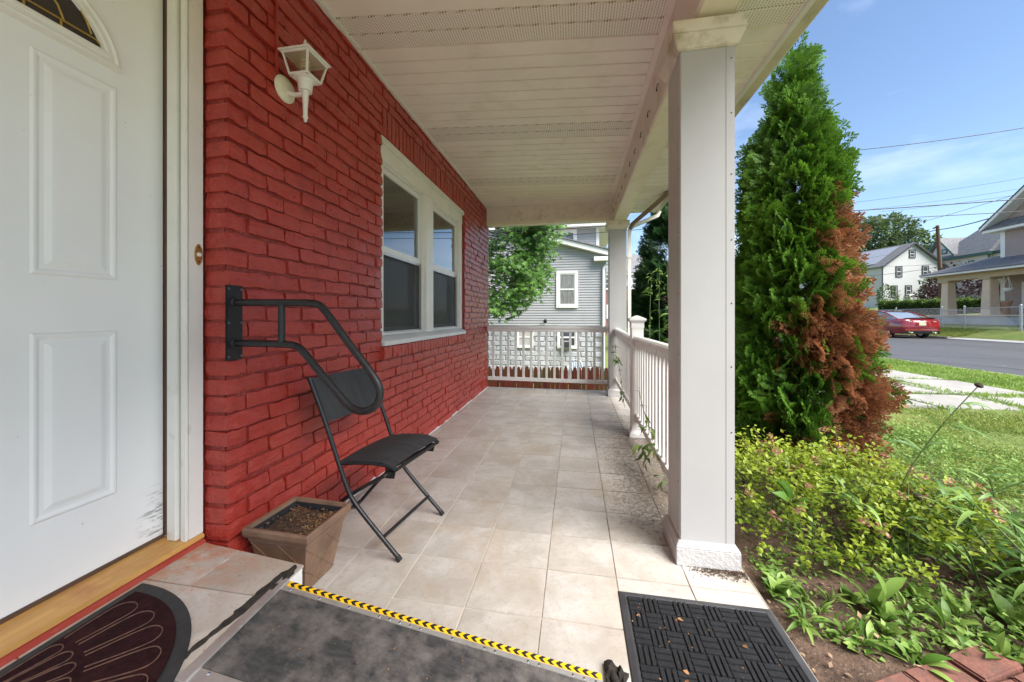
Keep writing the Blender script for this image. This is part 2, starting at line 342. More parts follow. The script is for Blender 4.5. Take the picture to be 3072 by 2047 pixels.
class MB:
    def __init__(s): s.v = []; s.f = []
    def add(s, vs, fs, M=None):
        b = len(s.v)
        s.v += [tuple(M @ Vector(p)) for p in vs] if M is not None else [tuple(p) for p in vs]
        s.f += [tuple(i+b for i in q) for q in fs]; return s
    def box(s, x0, x1, y0, y1, z0, z1, M=None):
        return s.add([(x0, y0, z0), (x1, y0, z0), (x1, y1, z0), (x0, y1, z0), (x0, y0, z1), (x1, y0, z1), (x1, y1, z1), (x0, y1, z1)],
                     [(0, 3, 2, 1), (4, 5, 6, 7), (0, 1, 5, 4), (1, 2, 6, 5), (2, 3, 7, 6), (3, 0, 4, 7)], M)
    def hexa(s, lo, hi, M=None):
        n = len(lo); vs = list(lo)+list(hi)
        fs = [tuple(range(n-1, -1, -1)), tuple(range(n, 2*n))]+[(i, (i+1) % n, (i+1) % n+n, i+n) for i in range(n)]
        return s.add(vs, fs, M)
    def prism(s, poly, a, b, axis='y', M=None):
        f = {'y': lambda p, t: (p[0], t, p[1]), 'x': lambda p, t: (t, p[0], p[1]), 'z': lambda p, t: (p[0], p[1], t)}[axis]
        return s.hexa([f(p, a) for p in poly], [f(p, b) for p in poly], M)
    def tube(s, path, r, n=8, caps=True, M=None):
        P = [Vector(p) for p in path]; N = len(P); rr = r if hasattr(r, '__len__') else [r]*N
        t = (P[1]-P[0]).normalized(); u = t.orthogonal().normalized(); vs = []; fs = []
        for i, p in enumerate(P):
            t2 = (P[min(i+1, N-1)]-P[max(i-1, 0)]).normalized(); q = t.rotation_difference(t2); u = q @ u; t = t2; w = t.cross(u)
            for k in range(n):
                a = 2*math.pi*k/n; vs.append(p+(u*math.cos(a)+w*math.sin(a))*rr[i])
        for i in range(N-1):
            for k in range(n): fs.append((i*n+k, i*n+(k+1) % n, (i+1)*n+(k+1) % n, (i+1)*n+k))
        if caps: fs += [tuple(range(n-1, -1, -1)), tuple(range((N-1)*n, N*n))]
        return s.add(vs, fs, M)
    def lathe(s, prof, n=16, M=None):
        vs = []; fs = []
        for r, z in prof:
            for k in range(n): a = 2*math.pi*k/n; vs.append((r*math.cos(a), r*math.sin(a), z))
        for i in range(len(prof)-1):
            for k in range(n): fs.append((i*n+k, i*n+(k+1) % n, (i+1)*n+(k+1) % n, (i+1)*n+k))
        fs += [tuple(range(n-1, -1, -1)), tuple(range((len(prof)-1)*n, len(prof)*n))]
        return s.add(vs, fs, M)
    def mesh(s, name, mat, smooth=False, bevel=0):
        me = bpy.data.meshes.new(name); me.from_pydata(s.v, [], s.f)
        if bevel or True:
            bm = bmesh.new(); bm.from_mesh(me); bmesh.ops.recalc_face_normals(bm, faces=bm.faces)
            if bevel: bmesh.ops.bevel(bm, geom=list(bm.edges), offset=bevel, segments=2, affect='EDGES', clamp_overlap=True)
            bm.to_mesh(me); bm.free()
        me.materials.append(MATS[mat])
        if smooth:
            me.polygons.foreach_set('use_smooth', [True]*len(me.polygons))
            if smooth != 'all': me.set_sharp_from_angle(angle=R(40))
        return me
    def build(s, name, mat, parent=None, smooth=False, bevel=0):
        return link(bpy.data.objects.new(name, s.mesh(name, mat, smooth, bevel)), parent)
def B(*a): return MB().box(*a)
def chaikin(P, n=2, closed=False):
    P = [Vector(p) for p in P]
    for _ in range(n):
        Q = [P[0]]
        for a, b in zip(P, P[1:]): Q += [a*.75+b*.25, a*.25+b*.75]
        Q.append(P[-1]); P = Q
    return P
def arrays(name, V, F, mat, parent=None, tint=None, smooth=False):
    V = np.asarray(V, np.float32); F = np.asarray(F, np.int32); k = F.shape[1]
    me = bpy.data.meshes.new(name); me.vertices.add(len(V)); me.vertices.foreach_set('co', V.ravel())
    me.loops.add(F.size); me.loops.foreach_set('vertex_index', F.ravel())
    me.polygons.add(len(F)); me.polygons.foreach_set('loop_start', np.arange(0, F.size, k, dtype=np.int32))
    me.update(calc_edges=True)
    if tint is not None:
        a = me.color_attributes.new('tint', 'FLOAT_COLOR', 'POINT'); c = np.ones((len(V), 4), np.float32); c[:, :3] = np.clip(np.asarray(tint), 0, 1)[:, None]
        a.data.foreach_set('color', c.ravel())
    me.materials.append(MATS[mat])
    if smooth: me.polygons.foreach_set('use_smooth', np.ones(len(F), bool))
    return link(bpy.data.objects.new(name, me), parent)
def frames(d, up):
    d = d/np.linalg.norm(d, axis=1, keepdims=True); x = np.cross(d, up); n = np.linalg.norm(x, axis=1, keepdims=True)
    x = np.where(n < 1e-4, np.array([[1., 0, 0]]), x/np.maximum(n, 1e-6)); z = np.cross(x, d)
    return np.stack([x, d, z], 2)          # columns: local x, local y (growth), local z (face normal)
def scatter(T, TF, loc, M, size, tint, ttint=None):
    N = len(loc); n = len(T); T = np.asarray(T)
    V = np.einsum('nij,kj->nki', M, T)*np.asarray(size).reshape(-1, 1, 1)+loc[:, None, :]
    F = (np.asarray(TF)[None]+(np.arange(N)*n)[:, None, None]).reshape(-1, np.asarray(TF).shape[1])
    t = np.repeat(np.asarray(tint), n)
    if ttint is not None: t = t+np.tile(ttint, N)
    return V.reshape(-1, 3), F, t
LEAF = np.array([(0, 0, 0), (-.5, .45, .10), (0, .5, -.02), (.5, .45, .10), (0, 1, -.08)])*np.array([.62, 1, 1]); LEAFF = np.array([(0, 2, 1), (0, 3, 2), (1, 2, 4), (2, 3, 4)])
def unit(n): v = nr.normal(size=(n, 3)); return v/np.linalg.norm(v, axis=1, keepdims=True)
def leaves(name, mat, P, D, size, tint, parent=None, T=LEAF, TF=LEAFF, upmix=.6):
    up = unit(len(P)); up[:, 2] = np.abs(up[:, 2]); up = up*(1-upmix)+np.array([0, 0, 1])*upmix
    V, F, t = scatter(T, TF, P, frames(D, up), size, tint); return arrays(name, V, F, mat, parent, t)

# ================================================================= GROUND, STREET
def sstep(a, b, x): t = min(1, max(0, (x-a)/(b-a))); return t*t*(3-2*t)
HP = [(-200, -.08), (9, -.08), (9.1, -.22), (18.7, -.12), (18.95, .10), (20.3, .50), (24, .60), (27, 1.0), (45, 2.9), (110, 6), (1500, 10)]
def gz(x, y):
    for (a, za), (b, zb) in zip(HP, HP[1:]):
        if x <= b: z = za+(zb-za)*max(0, (x-a)/(b-a)); break
    drop = sstep(6.0, 7.6, y)*(1-sstep(2.0, 5.0, x))
    z -= 1.1*drop
    if x < .74 and y < 6.1: z = min(z, -.25)
    return z
xs = [-900, -200, -60, -25, -12, -6, -4, -2, -1, 0, .7, .76]+[.9+.35*i for i in range(24)]+[9, 9.1]+[10+1.2*i for i in range(8)]+[18.7, 18.95, 19.6, 20.3, 22, 24, 27, 31, 36, 45, 60, 80, 110, 180, 400, 1500]
ys = [-900, -200, -60, -20, -8, -3, 0]+[.5+.4*i for i in range(26)]+[11+1.5*i for i in range(12)]+[30, 36, 44, 52, 60, 75, 100, 160, 400, 1500]
xs = sorted(xs); ys = sorted(ys)
V = [(x, y, gz(x, y)+(.012*math.sin(3.1*x+1.7*y)+.01*math.sin(5.3*y-2*x) if .9 < x < 9 and y > .5 else 0)) for y in ys for x in xs]; nx = len(xs)
F = [(j*nx+i, j*nx+i+1, (j+1)*nx+i+1, (j+1)*nx+i) for j in range(len(ys)-1) for i in range(nx-1)]
g = arrays('lawn', V, F, 'lawn_soil', smooth=True); tag(g, kind='structure')
rm = MB(); yy = [-120, -30, 0, 10, 20, 30, 45, 70, 160, 400]
xr = [9.05+i*.97 for i in range(11)]
for y in yy:
    for i, x in enumerate(xr): rm.v.append((x, y, -.125+.125*i/10+.05*math.sin(math.pi*i/10)))
for j in range(len(yy)-1):
    for i in range(10): a = j*11+i; rm.f.append((a, a+1, a+12, a+11))
tag(rm.build('road', 'asphalt', smooth='all'), kind='structure')
kb = tag(bpy.data.objects.new('near_kerb', None), kind='structure'); link(kb)
for i in range(22):
    y = -2+i*1.5; B(8.93, 9.07, y, y+1.49, -.3, -.068+rnd.uniform(-.008, .004)).build('kerb_block', 'concrete', kb, bevel=.012)
kf = tag(bpy.data.objects.new('far_kerb', None), kind='structure'); link(kf)
for i in range(16):
    y = 22.2+i*1.1; m = B(18.68, 18.92, y, y+1.08, -.3, .115+rnd.uniform(-.02, .01)); m.build('kerb_block', 'kerb_stone', kf, bevel=.03)
tag(MB().hexa([(18.66, 12, -.2), (20.4, 12, .2), (20.4, 21.6, .2), (18.66, 22.2, -.2)], [(18.66, 12, .03), (20.35, 12, .42), (20.35, 21.2, .42), (18.66, 22.2, .03)]).build('driveway', 'concrete_light'), kind='structure')
sw = tag(bpy.data.objects.new('sidewalk', None), kind='structure'); link(sw)
def slab(x0, x1, y0, y1, t=.0):
    j = lambda: rnd.uniform(-.03, .03)
    z = -.052+t; c = [(x0+j(), y0+j()), (x1+j(), y0+j()), (x1+j(), y1+j()), (x0+j(), y1+j())]; dz = [rnd.uniform(-.012, .016) for _ in range(4)]
    MB().hexa([(a, b, -.2) for a, b in c], [(c[k][0], c[k][1], z+dz[k]) for k in range(4)]).build('slab', 'concrete', sw, bevel=.012)
for i in range(11):
    slab(5.96, 7.06, 1.2+1.42*i, 1.2+1.42*i+1.34)
for i in range(3):
    slab(2.6+1.10*i, 2.6+1.10*i+1.02, 5.75, 6.62); slab(2.9+1.08*i, 2.9+1.08*i+.98, 6.78, 7.9)
# planting bed soil and brick path beside the porch
bs = MB(); bx = [.752+.11*i for i in range(24)]; by = [.4+.12*i for i in range(30)]
for y in by:
    for x in bx: bs.v.append((x, y, -.050+.018*math.sin(7*x+3*y)*math.sin(5*y-2*x)+rnd.uniform(-.006, .006)-.05*sstep(2.4, 3.2, x)-.05*sstep(3.2, 3.8, y)))
for j in range(len(by)-1):
    for i in range(len(bx)-1): a = j*len(bx)+i; bs.f.append((a, a+1, a+1+len(bx), a+len(bx)))
tag(bs.build('soil_bed', 'bed_soil', smooth='all'), kind='structure')
bp = tag(bpy.data.objects.new('brick_path', None), kind='structure'); link(bp)
pm = [B(-.1, .1, -.048, .048, -.03, .0).mesh('paver', 'paver', bevel=.006) for _ in range(1)]
for i in range(-12, 26):
    for j in range(-6, 24):
        a = R(24); lx = i*.208+(.104 if j % 2 else 0); ly = j*.103
        x = 1.0+lx*math.cos(a)-ly*math.sin(a); y = .55+lx*math.sin(a)+ly*math.cos(a)
        edge = 1.50-.05*math.sin(4*x)
        if not (1.02+.10*math.sin(3*y+1)+max(0, y-1.3)*.6 < x < 3.2 and .75 < y < edge): continue
        o = bpy.data.objects.new('paver', pm[0]); link(o, bp); o.location = (x, y, -.022+rnd.uniform(-.006, .004)); o.rotation_euler = (rnd.uniform(-.03, .03), rnd.uniform(-.03, .03), a+rnd.uniform(-.03, .03))

# ================================================================= PORCH FLOOR AND STEP
fl = B(-1.60, .757, -3.2, 5.86, -.3, -.0035).build('porch_floor', 'grout'); tag(fl, kind='structure')
TX, TY = .3045, .2735
lx = [-1.394]+[.177+k*TX for k in range(-5, 2)]+[.75]
tmesh = {}
for r_ in range(-6, 18):
    y0 = 1.397+r_*TY; y1 = min(y0+TY, 5.855)
    if y0 > 5.84: continue
    for a, b in zip(lx, lx[1:]):
        key = (round(b-a, 3), round(y1-y0, 3))
        if key not in tmesh:
            w, h = (b-a)/2-.0022, (y1-y0)/2-.0022; tmesh[key] = B(-w, w, -h, h, -.012, 0).mesh('tile', 'tile', bevel=.0015)
        o = bpy.data.objects.new('tile', tmesh[key]); link(o, fl); o.location = ((a+b)/2, (y0+y1)/2, rnd.uniform(-.0006, .0006)); o.rotation_euler = (rnd.uniform(-.0015, .0015), rnd.uniform(-.0015, .0015), rnd.choice((0, math.pi)))
st = MB().hexa([(-1.62, -.6, 0), (-.990, -.6, 0), (-.990, 1.198, 0), (-1.50, 1.25, 0)], [(-1.62, -.6, .224), (-.990, -.6, .224), (-.990, 1.198, .224), (-1.50, 1.25, .224)]).build('entry_step', 'white_trim'); tag(st, kind='structure')
sx = [-1.485, -1.295, -.986]; sy = [-.2, .15, .45, .745, 1.045]
for i in range(2):
    for j in range(5):
        y0 = sy[j]; y1 = sy[j+1] if j < 4 else None; g_ = .0022
        a, b = sx[i]+g_, sx[i+1]-g_
        f1 = lambda x: (y1-g_ if y1 else 1.204+(-.985-x)*.105)
        MB().hexa([(a, y0+g_, .2245), (b, y0+g_, .2245), (b, f1(b), .2245), (a, f1(a), .2245)], [(a, y0+g_, .232), (b, y0+g_, .232), (b, f1(b), .232), (a, f1(a), .232)]).build('tile', 'step_tile', st, bevel=.0012)

# ================================================================= THE BRICK HOUSE
AX = -1.398
house = thing('brick_house', 'red painted brick house with white front door and covered porch', 'house', (-1.6, 1.3, 0))
WY0, WY1 = 1.273, 5.865            # brick wall runs from the door recess to the far corner
OY0, OY1, OZ0, OZ1 = 2.50, 4.53, .925, 2.49   # window opening
wb = MB()
MX = AX-.0145
for (y0, y1, z0, z1) in ((WY0+.010, OY0, 0, 2.98), (OY1, WY1-.01, 0, 2.98), (OY0, OY1, 0, OZ0), (OY0, OY1, OZ1, 2.98)):
    n_y = max(1, int((y1-y0)/.06)); n_z = max(1, int((z1-z0)/.04))
    for i in range(n_y):
        for j in range(n_z):
            ya, yb = y0+(y1-y0)*i/n_y, y0+(y1-y0)*(i+1)/n_y; za, zb = z0+(z1-z0)*j/n_z, z0+(z1-z0)*(j+1)/n_z
            h = lambda y, z: MX+.0035*math.sin(41*y+3*math.sin(60*z))*math.sin(73*z+9*y)
            wb.add([(h(ya, za), ya, za), (h(yb, za), yb, za), (h(yb, zb), yb, zb), (h(ya, zb), ya, zb)], [(0, 1, 2, 3)])
wb.box(-1.60, MX-.006, WY0+.010, OY0+.0, 0, 2.98); wb.box(-1.60, MX-.006, OY1, WY1-.01, 0, 2.98)
wb.box(-1.60, MX-.006, OY0, OY1, 0, OZ0); wb.box(-1.60, MX-.006, OY0, OY1, OZ1, 2.98)
wall = MB(); wall.v = wb.v; wall.f = wb.f
me = bpy.data.meshes.new('wall'); me.from_pydata(wb.v, [], wb.f); me.materials.append(MATS['mortar_paint']); me.polygons.foreach_set('use_smooth', [True]*len(me.polygons)); me.set_sharp_from_angle(angle=R(50))
wall = link(bpy.data.objects.new('wall', me), house)

def brick_arr(Lb, hb, db, seed, rough=1.0):
    """one hand-laid painted brick: uneven face, soft edges, open back. local x out, y length, z height"""
    q = random.Random(seed); nx_, nz_ = 4, 2; vs = []; fs = []
    for j in range(nz_+1):
        for i in range(nx_+1):
            edge = (i in (0, nx_)) or (j in (0, nz_))
            y = -Lb/2+Lb*i/nx_; z = -hb/2+hb*j/nz_
            if i in (0, nx_): y += q.uniform(-.004, .004)*rough
            else: y += q.uniform(-.008, .008)*rough
            if j in (0, nz_): z += q.uniform(-.0055, .0035)*rough
            x = q.uniform(-.0030, .0030)*rough-(.0022 if edge else 0)-(.0035 if j == nz_ else 0)
            if (i in (0, nx_)) and (j in (0, nz_)): x -= .001; y *= .988; z *= .95
            vs.append((x, y, z))
    I = lambda i, j: j*(nx_+1)+i
    for j in range(nz_):
        for i in range(nx_): fs.append((I(i, j), I(i+1, j), I(i+1, j+1), I(i, j+1)))
    ring = [I(i, 0) for i in range(nx_+1)]+[I(nx_, j) for j in range(1, nz_+1)]+[I(i, nz_) for i in range(nx_-1, -1, -1)]+[I(0, j) for j in range(nz_-1, 0, -1)]
    b = len(vs)
    for k in ring: p = vs[k]; vs.append((-db, p[1]*1.01, p[2]*1.02))
    for k in range(len(ring)): a, c = ring[k], ring[(k+1) % len(ring)]; fs.append((a, b+k, b+(k+1) % len(ring), c))
    return vs, fs
def brick_mesh(*a, mat='brick_paint', **k):
    vs, fs = brick_arr(*a, **k); me = bpy.data.meshes.new('brick'); me.from_pydata(vs, [], fs); me.materials.append(MATS[mat])
    me.polygons.foreach_set('use_smooth', [True]*len(me.polygons)); me.set_sharp_from_angle(angle=R(38)); return me
BL, BH = .205, .0752
bricks = []                        # (y, z, length scale, kind)
for r_ in range(39):
    z = (r_+.5)*BH; off = 0 if r_ % 2 else BL/2
    y = WY0-(0 if off == 0 else 0); first = True
    ya = WY0
    cuts = [WY0]; yy_ = WY0+(BL if off == 0 else BL/2)
    while yy_ < WY1-.03: cuts.append(yy_+rnd.uniform(-.012, .012)); yy_ += BL
    cuts.append(WY1)
    for a, b in zip(cuts, cuts[1:]):
        segs = [(a, b)]
        if z > .835 and z < 2.70:
            lo, hi = (OY0, OY1)
            if z < .925: lo, hi = OY0-.03, OY1+.03
            segs = []
            if a < lo: segs.append((a, min(b, lo)))
            if b > hi: segs.append((max(a, hi), b))
        for p, q in segs:
            if q-p > .03: bricks.append(((p+q)/2, z+.0035*math.sin(2.3*(p+q)+r_), (q-p-.0095)/(BL-.0112), 0 if p > WY0+.001 else 1))
bricks.sort(key=lambda b: b[0]*1.0+abs(b[1]-1.4)*.25)
near = [b for b in bricks if b[3] == 0]; corner = [b for b in bricks if b[3] == 1]
bm_shared = [brick_mesh(BL-.0112, BH-.0128, .03, 100+i) for i in range(14)]
bm_corner = [brick_mesh(BL-.0112, BH-.0128, .108, 300+i) for i in range(6)]
NB = 300-len(corner)-62
for i, (y, z, s_, k) in enumerate(corner+near[:NB]):
    o = bpy.data.objects.new('brick', rnd.choice(bm_corner if k else bm_shared)); link(o, wall)
    o.location = (AX+rnd.uniform(-.005, .005), y, z+rnd.uniform(-.003, .003)); o.scale = (1, s_, 1)
    o.rotation_euler = (rnd.uniform(-.018, .018), rnd.uniform(-.05, .04), rnd.uniform(-.018, .018))
    if rnd.random() < .5 and not k: o.scale.y = -s_; o.scale.x = 1
rest = MB()
for i, (y, z, s_, k) in enumerate(near[NB:]):
    vs, fs = brick_arr(BL-.0112, BH-.0128, .03, 900+i % 40)
    M = Matrix.Translation((AX+rnd.uniform(-.005, .005), y, z+rnd.uniform(-.002, .002))) @ Matrix.Rotation(rnd.uniform(-.014, .014), 4, 'X') @ Matrix.Rotation(rnd.uniform(-.02, .02), 4, 'Y') @ Matrix.Diagonal((1, s_, 1, 1))
    rest.add(vs, fs, M)
me = bpy.data.meshes.new('brickwork'); me.from_pydata(rest.v, [], rest.f); me.materials.append(MATS['brick_paint']); me.polygons.foreach_set('use_smooth', [True]*len(me.polygons)); me.set_sharp_from_angle(angle=R(38))
tag(link(bpy.data.objects.new('brickwork', me), wall), kind='stuff')
# soldier course over the window and rowlock sill under it
sold = [brick_mesh(.056, .205, .03, 500+i, rough=.8) for i in range(5)]
y = OY0+.032
while y < OY1+.03:
    o = bpy.data.objects.new('lintel_brick', rnd.choice(sold)); link(o, wall); o.location = (AX+rnd.uniform(-.002, .004), y, 2.597); o.rotation_euler = (rnd.uniform(-.02, .02), 0, rnd.uniform(-.02, .02)); y += .0655
rowl = [brick_mesh(.058, .088, .10, 600+i, rough=.8) for i in range(5)]
y = OY0-.0
while y < OY1+.02:
    o = bpy.data.objects.new('sill_brick', rnd.choice(rowl)); link(o, wall); o.location = (AX+.032+rnd.uniform(-.004, .004), y, .882+rnd.uniform(-.003, .003)); o.rotation_euler = (rnd.uniform(-.03, .03), rnd.uniform(-.03, .06), rnd.uniform(-.03, .03)); y += .0655
ck = MB()
for i in range(60):
    y0, y1 = 1.26+i*.0765, 1.26+(i+1)*.0765; w0 = .006+.004*math.sin(i*1.7)+.003*math.sin(i*.61); w1 = .006+.004*math.sin((i+1)*1.7)+.003*math.sin((i+1)*.61)
    ck.add([(AX-.02, y0, .016), (AX-.02, y1, .016), (AX+w1, y1, .0015), (AX+w0, y0, .0015)], [(0, 3, 2, 1)])
ck.build('caulk_line', 'white_trim', house)
# rest of the house shell: wall holding the door, end wall, room behind the window
sh = MB(); DX = -1.61
sh.box(-1.75, -1.52, -4, .215, -.2, 2.98); sh.box(-1.75, -1.52, .215, 1.268, 2.60, 2.98)
sh.build('side_wall', 'brick_paint', house)
sh = MB(); sh.box(-8, -1.602, 5.75, WY1-.012, -.5, 3.4); sh.box(-8, -1.75, -4, -3.8, -.3, 3.4); sh.box(-8, -7.8, -3.8, 5.75, -.3, 3.4)
sh.build('end_wall', 'brick_paint', house)
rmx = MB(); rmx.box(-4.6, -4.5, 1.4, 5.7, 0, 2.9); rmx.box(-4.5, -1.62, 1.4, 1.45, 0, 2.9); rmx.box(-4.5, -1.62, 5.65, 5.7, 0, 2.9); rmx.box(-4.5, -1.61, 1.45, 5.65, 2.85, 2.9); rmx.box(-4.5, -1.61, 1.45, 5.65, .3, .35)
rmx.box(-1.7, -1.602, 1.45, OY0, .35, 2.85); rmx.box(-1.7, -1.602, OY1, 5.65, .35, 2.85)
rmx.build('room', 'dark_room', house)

# ---- window: twin double-hung sashes in a wrapped white frame
win = part_empty('window', house, (AX-.03, 3.5, OZ0))
f = MB(); FX = AX-.030
f.box(FX-.16, FX, OY0, OY1, 2.335, OZ1-.004)                        # head
f.box(FX-.16, FX-.004, OY0, OY0+.075, 1.0, 2.335); f.box(FX-.16, FX-.004, OY1-.085, OY1-.002, 1.0, 2.335)
f.box(FX-.16, FX+.006, 3.36, 3.54, 1.0, 2.335)                      # mullion
f.build('frame', 'casing', win, bevel=.004)
MB().prism([(FX-.16, .93), (FX+.046, .93), (FX+.046, .965), (FX-.02, 1.0), (FX-.16, 1.002)], OY0+.002, OY1+.012, 'y').build('sill', 'white_trim', win, bevel=.003)
f = MB(); f.box(FX+.0005, FX+.022, OY0, OY1+.012, 2.448, OZ1+.006); f.build('head_cap', 'white_trim', win, bevel=.004)
f = MB(); f.box(FX-.03, FX-.012, OY0+.075, 3.36, 2.30, 2.337); f.box(FX-.03, FX-.012, 3.54, OY1-.085, 2.30, 2.337)
for a, b in ((OY0+.075, 3.36), (3.54, OY1-.085)):
    sash = MB(); t = .042
    def ring(m, x0, x1, a, b, z0, z1, t, tb=None):
        tb = tb or t; m.box(x0, x1, a, a+t, z0, z1); m.box(x0, x1, b-t, b, z0, z1); m.box(x0, x1, a+t, b-t, z1-t, z1); m.box(x0, x1, a+t, b-t, z0, z0+tb)
    up = MB(); ring(up, FX-.075, FX-.045, a+.012, b-.012, 1.655, 2.32, .048); up.build('upper_sash', 'white_vinyl', win, bevel=.004)
    lo = MB(); ring(lo, FX-.110, FX-.080, a+.012, b-.012, 1.003, 1.70, .048, .06); lo.build('lower_sash', 'white_vinyl', win, bevel=.004)
    lip = MB(); ring(lip, FX-.044, FX-.028, a, b, 1.002, 2.335, .02); lip.build('track', 'white_trim', win, bevel=.003)
    B(FX-.062, FX-.058, a+.055, b-.055, 1.70, 2.275).build('pane', 'window_glass', win)
    B(FX-.097, FX-.093, a+.055, b-.055, 1.06, 1.655).build('pane', 'window_glass', win)
    scn = MB(); scn.box(FX-.056, FX-.054, a+.03, b-.03, 1.03, 1.66); scn.build('insect_screen', 'insect_screen', win)
    sf = MB(); ring(sf, FX-.060, FX-.050, a+.013, b-.013, 1.012, 1.656, .02); sf.build('screen_frame', 'aluminium', win)
    cu = MB(); n_ = 26; x0 = FX-.30
    P = [(x0+.03*math.sin(i*1.9), a+.02+(b-a-.04)*i/n_) for i in range(n_+1)]
    for (p, q) in zip(P, P[1:]): cu.add([(p[0], p[1], 1.85), (q[0], q[1], 1.85), (q[0], q[1], 2.42), (p[0], p[1], 2.42)], [(0, 1, 2, 3)])
    for side in (0, 1):
        ya_ = a+.02 if side == 0 else b-.30; Q = [(x0-.04+.022*math.sin(i*2.1), ya_+.28*i/14) for i in range(15)]
        for (p, q) in zip(Q, Q[1:]): cu.add([(p[0], p[1], 1.02), (q[0], q[1], 1.02), (q[0], q[1], 1.86), (p[0], p[1], 1.86)], [(0, 1, 2, 3)])
    cu.build('curtain', 'curtain', win, smooth='all')
B(FX-.62, FX-.60, OY0-.1, OY0+.42, 1.0, 1.62).build('blind', 'blind', win)

# ---- door recess: casing, jamb, door, threshold
dr = part_empty('door_frame', house, (-1.55, 1.2, .27))
c_ = MB(); c_.box(-1.535, -1.503, 1.204, 1.270, .262, 2.60); c_.box(-1.535, -1.503, .20, .262, .262, 2.60); c_.box(-1.535, -1.503, .262, 1.204, 2.52, 2.60)
c_.build('casing', 'casing', dr, bevel=.006)
c_ = MB(); c_.box(-1.66, -1.536, 1.205, 1.262, .262, 2.59); c_.box(-1.66, -1.536, .20, .259, .262, 2.59); c_.box(-1.66, -1.536, .26, 1.205, 2.52, 2.59)
c_.build('jamb', 'casing', dr)
c_ = MB(); c_.box(-1.580, -1.537, 1.186, 1.2045, .272, 2.519); c_.box(-1.528, -1.5, 1.196, 1.2035, .265, 2.52)
c_.build('stop', 'casing', dr, bevel=.003)
B(-1.612, -1.594, 1.199, 1.2043, .285, 2.52).build('weather_strip', 'threshold_dark', dr)
door = part_empty('door', house, (DX, .74, .28)); D0, D1 = .287, 1.197
B(DX-.045, DX, D0, D1, .283, 2.51).build('slab', 'door_paint', door, bevel=.002)
B(DX-.045, DX+.004, D0, D1, .274, .290).build('door_sweep', 'threshold_dark', door)
def molding(y0, y1, z0, z1):
    def loop(ins, h): return [(DX+h, y0+ins, z0+ins), (DX+h, y1-ins, z0+ins), (DX+h, y1-ins, z1-ins), (DX+h, y0+ins, z1-ins)]
    m = MB(); prof = [(0, .0004), (.006, .0055), (.012, .005), (.020, -.0005+.0012), (.030, .0012), (.046, .0062), (.056, .0065)]
    L_ = [loop(*p) for p in prof]
    for l in L_: m.v += l
    for k in range(len(L_)-1):
        for i in range(4): a = k*4+i; b = k*4+(i+1) % 4; m.f.append((a, b, b+4, a+4))
    k = (len(L_)-1)*4; m.f.append((k, k+1, k+2, k+3)); m.build('molding', 'door_paint', door)
for y0, y1 in ((.835, 1.047), (.437, .649)): molding(y0, y1, 1.278, 1.962); molding(y0, y1, .522, 1.10)
# half-round glazed light with brass came
def fan(a0, b0, n_=28): return [(.742+a0*math.cos(math.pi*i/n_), 2.02+b0*math.sin(math.pi*i/n_)) for i in range(n_+1)]
fr = MB(); secs = [(0, .0005), (.008, .018), (.016, .020), (.022, .014), (.032, .014), (.038, .020), (.046, .018), (.050, .006)]
ring_ = []
for ins, h in secs:
    pts = [(.742+(.315-ins)*math.cos(math.pi*i/28), max(2.018+ins, 2.018+(.262-ins)*math.sin(math.pi*i/28))) for i in range(29)]
    pts += [(.742-(.315-ins)+(.63-2*ins)*k/8, 2.018+ins) for k in range(1, 8)]
    ring_.append([(DX+h, y, z) for y, z in pts])
n_ = len(ring_[0])
for l in ring_: fr.v += l
for k in range(len(ring_)-1):
    for i in range(n_): fr.f.append((k*n_+i, k*n_+(i+1) % n_, (k+1)*n_+(i+1) % n_, (k+1)*n_+i))
fr.build('fan_light_frame', 'casing', door, smooth=True)
pts = [(DX+.005, .742+.266*math.cos(math.pi*i/28), 2.067+.212*math.sin(math.pi*i/28)) for i in range(29)]
g_ = MB(); g_.v = pts; g_.f = [tuple(range(29))]; g_.build('fan_light_pane', 'fan_glass', door)
cm = MB(); X_ = DX+.0075
def arc(cy, cz, ra, rb, a0, a1, n_=14): return [(X_, cy+ra*math.cos(R(a0+(a1-a0)*i/n_)), cz+rb*math.sin(R(a0+(a1-a0)*i/n_))) for i in range(n_+1)]
cm.tube(arc(.742, 2.067, .235, .185, 10, 170), .003, 6); cm.tube([(X_, .50, 2.09), (X_, .985, 2.09)], .003, 6)
for d_ in (.985, .5): cm.tube([(X_, d_, 2.09), (X_, d_+(.025 if d_ > .7 else -.025), 2.07)], .003, 6)
for k in (.82, .90, .664, .584): cm.tube([(X_, k, 2.068), (X_, k, 2.09)], .003, 6)
for s1 in (1, -1):
    cm.tube([(X_, .742+s1*y, z) for y, z in ((.165, 2.09), (.15, 2.13), (.11, 2.18), (.07, 2.21), (.02, 2.24))], .003, 6)
    cm.tube([(X_, .742+s1*y, z) for y, z in ((.07, 2.09), (.06, 2.13), (.03, 2.17), (0, 2.19))], .003, 6)
cm.build('came', 'brass_came', door, smooth=True)
MB().prism([(-1.66, .24), (-1.505, .24), (-1.490, .252), (-1.492, .266), (-1.60, .276), (-1.66, .276)], .20, 1.262, 'y').build('threshold', 'threshold_oak', house, smooth=True, bevel=.002)
MB().prism([(-1.60, .225), (-1.478, .225), (-1.482, .236), (-1.494, .2475), (-1.60, .2475)], -.3, 1.262, 'y').build('door_sill', 'sill_red', house, bevel=.003)

